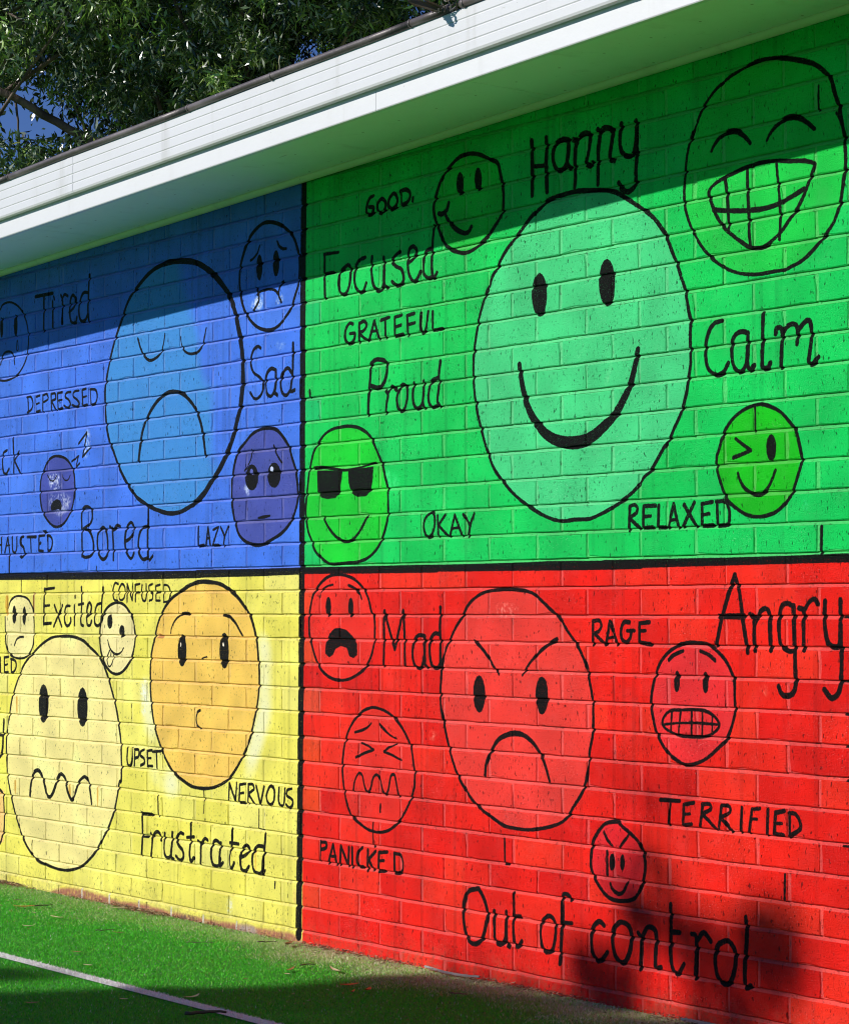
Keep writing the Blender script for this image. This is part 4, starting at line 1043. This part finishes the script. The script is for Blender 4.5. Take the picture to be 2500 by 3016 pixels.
g[pale] = np.array([.72, .70, .40])*rng.uniform(.55, 1.25, (pale.sum(), 1)); g[olive] = np.array([.26, .58, .05])*rng.uniform(.6, 1.3, (olive.sum(), 1))
fleck = rng.random(n) < .012; g[fleck] = (.7, .7, .6); drk = rng.random(n) < .02; g[drk] = (.03, .03, .012)
obj('turf', blades(px_, py_, rng.uniform(.003, .0085, n), rng.uniform(.0012, .0026, n), g, 'turf', M_BLADE), kind='stuff', label='short green artificial turf fibres with sand near the wall')
px_, py_ = x[on], y[on]; n = len(px_)
ml = N('line_backing'); tc = ml.n('ShaderNodeTexCoord'); co = tc.outputs['Object']
M_LINE = ml.set(ml.mix(ml.noise(co, 120, 4, .7), (.45, .44, .45), (.85, .84, .86)), .85, ml.bump(ml.noise(co, 350, 3, .7), .004, .9))
line = obj('white_line', mesh('white_line', [(-6, -1.0155, .004), (14, -1.0155, .004), (14, -.9645, .004), (-6, -.9645, .004)], [(0, 1, 2, 3)], M_LINE), kind='structure')
w_ = rng.uniform(.85, 1.0, (n, 1))*np.array([1, .98, .93])
obj('line_fibres', blades(px_, py_, rng.uniform(.003, .008, n), rng.uniform(.0015, .003, n), w_, 'line_fibres', M_LINEB, .004), line, kind='stuff')

# ---------------------------------------------------------------- fallen leaves, bark and twigs
def leaf_mat(name, a, b, rough=.55):
    m = N(name); tc = m.n('ShaderNodeTexCoord'); co = tc.outputs['Object']
    c = m.mix(m.noise(co, 40, 4, .6), a, b); return m.set(c, rough, m.bump(m.noise(co, 180, 3), .001, .5))
M_OR = leaf_mat('orange_leaf', (.85, .20, .03), (.62, .10, .02)); M_BR = leaf_mat('brown_leaf', (.22, .10, .03), (.35, .17, .06))
M_PALE = leaf_mat('pale_leaf', (.55, .47, .25), (.70, .62, .38)); M_TWIG = leaf_mat('dark_twig', (.05, .035, .02), (.12, .08, .05)); M_GREY = leaf_mat('grey_bark', (.16, .15, .13), (.28, .25, .22))
def leaf(a, b, wid, mat, label, curl=.3, name='fallen_leaf', cat='leaf', lift=.006):
    a, b = Vector((*a, 0)), Vector((*b, 0)); d = b-a; L = d.length; ang = math.atan2(d.y, d.x); n = 8; V = []; r = random.Random(label)
    bend = r.uniform(-.18, .18)
    for i in range(n+1):
        t = i/n; w = wid/2*(math.sin(math.pi*min(1, t*.93+.04))**.8)+.0004; h = .002+curl*L*.22*(2*t-1)**2*r.uniform(.8, 1.2)
        off = bend*L*math.sin(math.pi*t)
        V += [(t*L-L/2, off-w, h+w*curl*.7), (t*L-L/2, off, h), (t*L-L/2, off+w, h+w*curl*.7)]
    F = []
    for i in range(n):
        for j in (0, 1): q0 = i*3+j; F.append((q0, q0+1, q0+4, q0+3))
    k = len(V); V += [(vx, vy, vz-.0008) for vx, vy, vz in V]; F += [tuple(k+v for v in reversed(f_)) for f_ in F]
    me = mesh(name, V, F, mat, True); c = (a+b)/2
    o = obj(name, me, None, (c.x, c.y, lift), label=label, category=cat, group='leaves and bark fallen on the turf'); o.rotation_euler = (0, 0, ang); return o
def twig(a, b, rad, mat, label, kink=.02, name='fallen_twig', cat='twig'):
    a, b = Vector((*a, .008)), Vector((*b, .008)); c = (a+b)/2; r = random.Random(label); P = []; n = 7; pr = Vector((-(b-a).y, (b-a).x, 0))
    for i in range(n+1):
        t = i/n; P.append(a+(b-a)*t-c+pr*r.uniform(-kink, kink)*3+Vector((0, 0, rad+r.uniform(0, .003))))
    me = tube(name, P, [rad*(1-.45*i/n) for i in range(n+1)], mat, False, 8)
    return obj(name, me, None, tuple(c), label=label, category=cat, group='leaves and bark fallen on the turf')
leaf((.80, -.372), (.845, -.30), .016, M_OR, 'orange curled leaf at the far left of the turf, touching a dark stick')
twig((.842, -.30), (.866, -.235), .0028, M_TWIG, 'dark stick lying beside the orange leaf at the far left')
leaf((1.148, -.393), (1.229, -.372), .011, M_PALE, 'long pale straw-coloured leaf below the bare brick base')
leaf((1.320, -.600), (1.354, -.570), .010, M_PALE, 'small pale leaf above the left end of the white line')
leaf((2.025, -.776), (2.066, -.757), .010, M_BR, 'small brown leaf in the middle of the sunlit turf')
leaf((2.316, -.886), (2.352, -.872), .010, M_PALE, 'small yellowish leaf just above the white line')
leaf((2.990, -1.128), (3.012, -1.112), .010, M_PALE, 'tiny pale leaf in the shade below the white line')
leaf((2.884, -1.392), (2.904, -1.353), .014, M_BR, 'brown oval leaf in the shaded bottom left corner')
leaf((3.090, -.968), (3.074, -.900), .014, M_PALE, 'tan pointed leaf lying across the edge of the white line')
twig((3.366, -1.126), (3.414, -1.015), .006, M_TWIG, 'black stick in the shade beneath the white line')
leaf((1.686, -.424), (1.722, -.392), .009, M_BR, 'yellow-brown leaf beside a thin dark twig on the sunny turf')
twig((1.618, -.455), (1.642, -.389), .0018, M_TWIG, 'thin dark twig beside the yellow-brown leaf')
twig((2.076, -.346), (2.154, -.285), .0016, M_TWIG, 'thin straight twig on the turf under the word Frustrated')
leaf((1.056, -.085), (1.118, -.040), .009, M_PALE, 'pale bark sliver against the foot of the yellow wall')
leaf((.594, -.262), (.638, -.246), .010, M_TWIG, 'dark curled leaf near the yellow wall at the left edge')
leaf((2.346, -.108), (2.318, -.058), .022, M_BR, 'rust-brown curled leaf near the foot of the black vertical stripe', .8)
twig((2.232, -.150), (2.258, -.088), .0022, M_TWIG, 'dark twig left of the rust-brown curled leaf')
twig((2.777, -.336), (2.780, -.271), .0022, M_TWIG, 'dark twig on the sandy turf in front of the red wall')
leaf((2.835, -.425), (2.795, -.368), .012, M_BR, 'brown leaf with a long stalk before the red wall')
leaf((2.880, -.464), (2.894, -.451), .012, M_PALE, 'tiny cream leaf beside the brown leaf with the stalk')
leaf((2.885, -.289), (2.971, -.301), .014, M_PALE, 'pale curved leaf on the sandy turf by the red wall', .5)
leaf((3.183, -.456), (3.192, -.388), .020, M_OR, 'largest bright orange leaf lying in the shade')
leaf((3.316, -.456), (3.286, -.412), .016, M_OR, 'small bright orange leaf right of the largest one', .5)
leaf((3.313, -.506), (3.289, -.474), .008, M_OR, 'narrow orange leaf tip below the two brighter leaves', .6)
twig((3.519, -.278), (3.571, -.254), .003, M_BR, 'brown twig in the shade below the grey bark strip')
# grey bark strip against the red wall, flat slab at the very right
def bark(P, wid, label, th=.006):
    V = []; F = []; n = len(P)
    for i, p in enumerate(P):
        t = (Vector(P[min(i+1, n-1)])-Vector(P[max(i-1, 0)])).normalized(); s = Vector((-t.y, t.x, 0))*wid/2*(1 if 0 < i < n-1 else .55)
        p = Vector(p)
        V += [tuple(p-s), tuple(p+Vector((0, 0, th))), tuple(p+s), tuple(p-Vector((0, 0, th*.2)))]
    for i in range(n-1):
        for j in range(4): a, b = i*4+j, i*4+(j+1) % 4; F.append((a, b, b+4, a+4))
    F += [(3, 2, 1, 0), tuple((n-1)*4+j for j in range(4))]
    obj('bark_strip', mesh('bark_strip', V, F, M_GREY), None, label=label, category='bark', group='leaves and bark fallen on the turf')
bark([(3.055, -.030, .012), (3.11, -.032, .010), (3.17, -.036, .008), (3.24, -.034, .008), (3.30, -.030, .010), (3.345, -.030, .014)], .014, 'long grey strip of bark lying against the foot of the red wall')
bark([(4.285, -.035, .010), (4.34, -.030, .010), (4.42, -.026, .010)], .022, 'flat grey bark slab at the foot of the wall in the bottom right', .007)
# litter along the wall foot
def litter(n, seed, x0, x1, ysc):
    r = np.random.default_rng(seed); x = r.uniform(x0, x1, n); d = vnoise(x, x*0, 2.5, seed); k = r.random(n) < np.clip((d-.35)*2.2, .08, 1)
    x = x[k]; n = len(x); y = -np.abs(r.normal(0, ysc, n))-.004; a = r.uniform(0, np.pi, n); L = r.uniform(.004, .022, n); w = r.uniform(.0008, .0026, n); z = r.uniform(.003, .013, n); tz = r.uniform(-.004, .006, n)
    dx, dy = np.cos(a)*L/2, np.sin(a)*L/2; nx_, ny_ = -np.sin(a)*w, np.cos(a)*w
    V = np.stack([np.c_[x-dx, y-dy, z], np.c_[x+nx_, y+ny_, z+.001], np.c_[x+dx, y+dy, z+tz], np.c_[x-nx_, y-ny_, z]], 1)
    c = np.array([[.16, .06, .03], [.30, .14, .07], [.07, .04, .025], [.45, .36, .22]])[r.integers(0, 4, n)]
    cols = np.ones((n, 4, 4)); cols[:, :, :3] = c[:, None, :]
    return np_mesh('leaf_litter', V.reshape(-1, 3), np.arange(4*n).reshape(n, 4), tint_mat('litter', .7), cols.reshape(-1, 4))
obj('leaf_litter', litter(6000, 4, -.4, 2.2, .022), kind='stuff', label='brown needles and crumbs along the foot of the yellow wall')
obj('leaf_litter', litter(2600, 9, 2.3, 4.9, .03), kind='stuff', label='thin brown crumbs along the foot of the red wall')
obj('leaf_litter', litter(900, 12, -.3, 4.6, .45), kind='stuff', label='loose brown needles scattered over the turf')

# debris caught on the gutter lip: it throws the hooked shadow on the gutter face
def debris():
    t = empty('bark_debris', (3.83, -.530, G0+.150+SL*3.83), 'dark curled bark caught on the gutter lip, throwing a hooked shadow', 'bark')
    s = SUN/1.0; side = Vector((1, .0, SL)).normalized()
    v = (CAM-Vector(t.location)).normalized()
    s = Vector((-.58, -1.0, .626)); br = (v-0*s).normalized()
    def shp(pts, th=.004):                      # pts: (t along sun, shift along gutter, drop) -> world offset; extruded toward the viewer
        V = [Vector((p[1], 0, p[2]))+s*p[0] for p in pts]; k = len(V)
        V = [tuple(q_-br*th) for q_ in V]+[tuple(q_+br*th) for q_ in V]
        F = [tuple(range(k)), tuple(reversed(range(k, 2*k)))]+[(i, k+i, k+(i+1) % k, (i+1) % k) for i in range(k)]
        return mesh('bark_piece', V, F, M_TWIG)
    # strip leaning out, then tip; the shadow is its projection on the gutter face
    obj('bark_piece', shp([(.0, -.006, -.004), (.02, -.012, -.016), (.055, .000, -.030), (.085, .010, -.045), (.11, .028, -.052), (.115, .034, -.046), (.09, .022, -.030), (.055, .014, -.014), (.02, .012, -.002)]), t)
    obj('bark_piece', shp([(.0, .010, .0), (.04, .032, -.012), (.075, .046, -.026), (.10, .046, -.045), (.105, .038, -.045), (.075, .040, -.028), (.04, .026, -.016), (.01, .012, -.004)], .002), t)
    r = random.Random(3)
    for i in range(5):
        P = [Vector((-.02+.02*i+.012*math.sin(j*1.1+i), .01-.012*j*.6, .004+.012*math.sin(j*.8+i))) for j in range(7)]
        me = tube('bark_curl', P, [.0032-.0003*j for j in range(7)], (M_GREY if i % 2 else M_TWIG), False, 6); obj('bark_curl', me, t)
debris()
tw = tube('dry_stalk', [(2.945, -.530, G0+.155+SL*2.945), (2.948, -.532, G0+.175+SL*2.945), (2.946, -.533, G0+.19+SL*2.945), (2.953, -.534, G0+.207+SL*2.945)], [.0016, .0013, .0012, .0020], M_PALE, None, 6)
tw['label'] = 'thin pale stalk standing up from the gutter lip'; tw['category'] = 'stalk'

# ---------------------------------------------------------------- trees
def bark_mat():
    m = N('gum_bark'); tc = m.n('ShaderNodeTexCoord'); co = tc.outputs['Object']
    c = m.mix(m.ramp(m.noise(co, 3, 5, .65, (1, 1, .25)), .35, .65), (.20, .14, .10), (.055, .036, .026))
    c = m.mix(m.math('MULTIPLY', m.ramp(m.noise(co, 1.3, 3), .55, .7), .6), c, (.30, .15, .09))
    return m.set(c, .8, m.bump(m.noise(co, 20, 4, .6, (1, 1, .2)), .02, .7))
M_BARK = bark_mat()
def foliage_mat():
    m = N('gum_leaves'); a = m.n('ShaderNodeVertexColor', layer_name='tint'); m.set(a.outputs[0], .30)
    m.b.inputs['Specular IOR Level'].default_value = .6
    tr = m.n('ShaderNodeBsdfTranslucent'); cc = m.mix(1.0, a.outputs[0], (1.0, 1.5, .5), 'MULTIPLY'); m.l(cc, tr.inputs[0])
    ms = m.n('ShaderNodeMixShader'); ms.inputs[0].default_value = .10; m.l(m.b.outputs[0], ms.inputs[1]); m.l(tr.outputs[0], ms.inputs[2]); m.l(ms.outputs[0], m.out.inputs[0])
    return m.m
M_LEAF = foliage_mat()
def crown_mesh(Cn, R, per, Ll, Lw, seed, spread=(1, 1, 1), dark=1.0):
    """hanging narrow leaves in clumps: Cn clump centres (n,3), R clump radius, per leaves per clump"""
    r = np.random.default_rng(seed); nc = len(Cn); n = nc*per
    c = np.repeat(Cn, per, 0); rad = np.repeat(R, per)
    o = r.normal(0, 1, (n, 3)); o /= np.linalg.norm(o, axis=1)[:, None]; o *= (r.random(n)**.45)[:, None]*rad[:, None]*np.array(spread)
    p = c+o
    L = r.uniform(.7, 1.25, n)*Ll; w = r.uniform(.7, 1.3, n)*Lw
    d = np.c_[r.normal(0, .55, n), r.normal(0, .55, n), -np.abs(r.normal(.75, .4, n))+.15]; d /= np.linalg.norm(d, axis=1)[:, None]
    q_ = r.normal(0, 1, (n, 3)); s = np.cross(d, q_); s /= np.linalg.norm(s, axis=1)[:, None]; nn = np.cross(d, s)
    bend = (r.uniform(-.12, .12, n)*L)[:, None]*nn
    V = np.stack([p, p+d*(L*.45)[:, None]+s*(w/2)[:, None]+bend, p+d*L[:, None], p+d*(L*.45)[:, None]-s*(w/2)[:, None]+bend], 1)
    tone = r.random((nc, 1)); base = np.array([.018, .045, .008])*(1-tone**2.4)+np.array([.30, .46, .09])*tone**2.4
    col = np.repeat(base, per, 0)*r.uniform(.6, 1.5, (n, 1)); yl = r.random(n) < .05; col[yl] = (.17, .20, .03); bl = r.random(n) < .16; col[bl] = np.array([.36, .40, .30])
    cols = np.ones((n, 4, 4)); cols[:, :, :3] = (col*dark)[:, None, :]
    return np_mesh('crown', V.reshape(-1, 3), np.arange(4*n).reshape(n, 4), M_LEAF, cols.reshape(-1, 4))
def limb(tree, P, r0, r1, name='branch'):
    P = [Vector(p) for p in P]; n = len(P); Q = []; R = []; rr = random.Random(n*7+int(r0*1000))
    for i in range(n-1):
        for t in (0, .33, .66): Q.append(P[i].lerp(P[i+1], t)+Vector((rr.uniform(-1, 1), rr.uniform(-1, 1), rr.uniform(-.5, .5)))*r0*.35); R.append(r0+(r1-r0)*(i+t)/(n-1))
    Q.append(P[-1]); R.append(r1)
    me = tube(name, [q0-Vector(tree.location) for q0 in Q], R, M_BARK, False, 10); return obj(name, me, tree)
def gum_tree(base, top, crowns, ncl, per, label, seed, clump=.42, Ll=.135, Lw=.030, gaps=(), lean=(0, 0), dark=1.0):
    t = empty('gum_tree', (base[0], base[1], 0), label, 'tree', 'gum trees behind the building'); r = random.Random(seed); g = np.random.default_rng(seed)
    b = Vector(base); tp = Vector(top); mid = b.lerp(tp, .5)+Vector((lean[0], lean[1], 0))
    limb(t, [b, b.lerp(mid, .5), mid, mid.lerp(tp, .5), tp], .17, .05, 'trunk')
    pts = []
    for (cx, cy_, cz, rx, ry, rz), share in crowns:
        k = int(ncl*share); o = g.normal(0, 1, (k, 3)); o /= np.linalg.norm(o, axis=1)[:, None]; o *= (g.random(k)**.4)[:, None]
        pts.append(np.array([cx, cy_, cz])+o*np.array([rx, ry, rz]))
    pts = np.concatenate(pts)
    for gc, gr in gaps:
        # openings in the crown: a soft tunnel of thinner growth
        c0 = np.array(CAM); dr = np.array(gc)-c0; dr /= np.linalg.norm(dr); v = pts-c0; dist = np.linalg.norm(v-np.outer(v@dr, dr), axis=1)
        pts = pts[(dist > gr*.9+clump*(.30+.55*g.random(len(pts)))) | (g.random(len(pts)) < .16)]
    # limbs reach for clumps
    idx = g.choice(len(pts), min(len(pts), 15), replace=False)
    for i in idx:
        e = Vector(pts[i]); u = r.uniform(.35, .95); s0 = b.lerp(mid, u*2) if u < .5 else mid.lerp(tp, (u-.5)*2)
        m1 = s0.lerp(e, .5)+Vector((r.uniform(-.3, .3), r.uniform(-.3, .3), r.uniform(.0, .5)))
        limb(t, [s0, m1, e], r.uniform(.03, .075), .010)
    R = g.uniform(.6, 1.35, len(pts))*clump
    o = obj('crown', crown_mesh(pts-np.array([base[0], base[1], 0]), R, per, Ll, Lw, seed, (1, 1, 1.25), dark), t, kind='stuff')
    return t
GAPS = [((-17.42, 8.93, 7.7), 0.163), ((-17.27, 9.21, 7.72), 0.206), ((-17.31, 9.14, 7.36), 0.193), ((-17.2, 9.34, 7.2), 0.163), ((-17.14, 9.45, 7.48), 0.129), ((-17.48, 8.8, 7.41), 0.095), ((-16.86, 9.97, 7.28), 0.103), ((-16.95, 9.81, 7.39), 0.077), ((-16.81, 10.06, 8.32), 0.103), ((-16.58, 10.46, 8.47), 0.069), ((-15.57, 12.06, 8.42), 0.172), ((-15.45, 12.24, 8.37), 0.129), ((-15.63, 11.97, 8.24), 0.103), ((-14.8, 13.15, 8.82), 0.146), ((-14.7, 13.28, 8.73), 0.095), ((-15.75, 11.79, 8.11), 0.064), ((-17.5, 8.76, 7.54), 0.086), ((-16.44, 10.69, 8.78), 0.06), ((-16.13, 11.2, 8.79), 0.052)]
gum_tree((-20.6, 7.6, 0), (-19.6, 8.3, 10.5), [((-18.3, 9.2, 9.0, 2.2, 2.2, 1.7), .62), ((-17.2, 9.2, 6.3, 2.2, 2.2, .8), .38)], 520, 84, 'tall gum tree with blue sky showing through its crown, at the far left', 21, gaps=GAPS, clump=.24)
gum_tree((-16.9, 12.0, 0), (-16.2, 11.8, 11.0), [((-16.2, 11.4, 8.5, 2.2, 2.4, 2.4), 1)], 760, 84, 'dense dark gum tree behind the middle of the gutter', 22, gaps=GAPS, clump=.24)
gum_tree((-15.2, 15.2, 0), (-14.8, 14.8, 10.5), [((-14.6, 14.2, 9.0, 2.4, 2.3, 2.2), 1)], 620, 84, 'bright sunlit gum tree nearest the broken gutter bead', 23, gaps=GAPS, clump=.24)
gum_tree((-24.5, 15.5, 0), (-24.2, 15.6, 12.5), [((-23.0, 15.3, 10.2, 3.6, 4.6, 3.0), 1)], 1150, 90, 'gum tree standing farther back, only seen between the nearer crowns', 24, gaps=[(c, r*1.25) for c, r in GAPS], clump=.42, Ll=.17, Lw=.055, dark=.12)  # leaf colour darkened to stand in for deep shade between the near crowns
# crooked pale limbs that show below the left crown
lt = [o for o in bpy.data.objects if o.name.startswith('gum_tree')][0]
limb(lt, [(-17.9, 8.3, 7.95), (-17.54, 8.7, 7.68), (-17.35, 9.06, 7.48), (-17.15, 9.44, 7.22), (-16.9, 9.8, 7.02), (-16.6, 10.1, 6.7)], .045, .06)
limb(lt, [(-17.45, 8.85, 7.6), (-17.42, 8.88, 7.3), (-17.42, 8.9, 7.0)], .018, .010)

# shade tree behind the photographer's left shoulder: throws the soft shadows on the red wall and the turf
def shade_tree():
    r = np.random.default_rng(77); s = np.array([-.58, -1.0, .626]); P = []
    def poly(Q, dens, wallp, t0=8.5, t1=10.5):
        Q = np.array(Q); lo, hi = Q.min(0), Q.max(0); A = (hi-lo).prod(); n = int(A*dens); p = r.uniform(lo, hi, (n, 2))
        ins = np.zeros(n, bool)
        for i in range(len(Q)):
            a, b = Q[i], Q[(i+1) % len(Q)]; c = (a[1] > p[:, 1]) != (b[1] > p[:, 1]); ins ^= c & (p[:, 0] < (b[0]-a[0])*(p[:, 1]-a[1])/(b[1]-a[1]+1e-9)+a[0])
        p = p[ins]; w = np.c_[p[:, 0], np.zeros(len(p)), p[:, 1]] if wallp else np.c_[p, np.zeros(len(p))]
        P.append(w+s*r.uniform(t0, t1, len(p))[:, None])
    for Q, d in (([(4.04,.735),(4.24,.735),(4.26,.66),(4.07,.632)],260),([(4.067,.52),(4.17,.515),(4.205,.371),(4.197,.234),(4.02,.214),(4.006,.31)],850),([(4.55,.375),(4.70,.363),(4.71,.254),(4.66,.155),(4.55,.15)],1700),([(4.21,.31),(4.55,.33),(4.54,.16),(4.24,.15)],760),([(3.77,.146),(3.99,.19),(4.05,.128),(4.02,.015),(3.79,.02)],1600),([(4.30,.09),(4.6,.12),(4.57,.02),(4.31,.0)],1000),): poly(Q, d, True)
    for Q, d in (([(2.10,-1.13),(2.37,-.98),(2.5,-1.06),(2.43,-1.26),(2.0,-1.5)],700),([(2.68,-1.371),(2.81,-1.09),(2.88,-.89),(3.1,-.526),(3.13,-.286),(3.2,-.03),(3.47,-.005),(3.9,-.02),(4.1,-.2),(5.0,-1.2),(5.0,-1.9),(2.0,-1.9)],1100),([(-1.5,-2.0),(7.0,-1.7),(7.5,-4.2),(-2.0,-4.2)],420),([(4.0,-.0),(4.5,.0),(4.9,-.9),(4.2,-.25)],700),): poly(Q, d, False)
    pts = np.concatenate(P); base = np.array([-1.6, -10.6, 0.0])
    t = empty('gum_tree', tuple(base), 'gum tree out of view behind the photographer, shading the turf', 'tree')
    limb(t, [tuple(base), (-1.5, -10.7, 2.0), (-1.7, -10.5, 3.8), (-1.5, -10.4, 5.2)], .14, .05, 'trunk')
    for i in r.choice(len(pts), 14, replace=False): limb(t, [(-1.6, -10.5, 3.9), tuple((np.array([-1.6, -10.5, 4.4])+pts[i])/2), tuple(pts[i])], .03, .008)
    obj('crown', crown_mesh(pts-base, np.full(len(pts), .05), 3, .11, .034, 5), t, kind='stuff')
shade_tree()
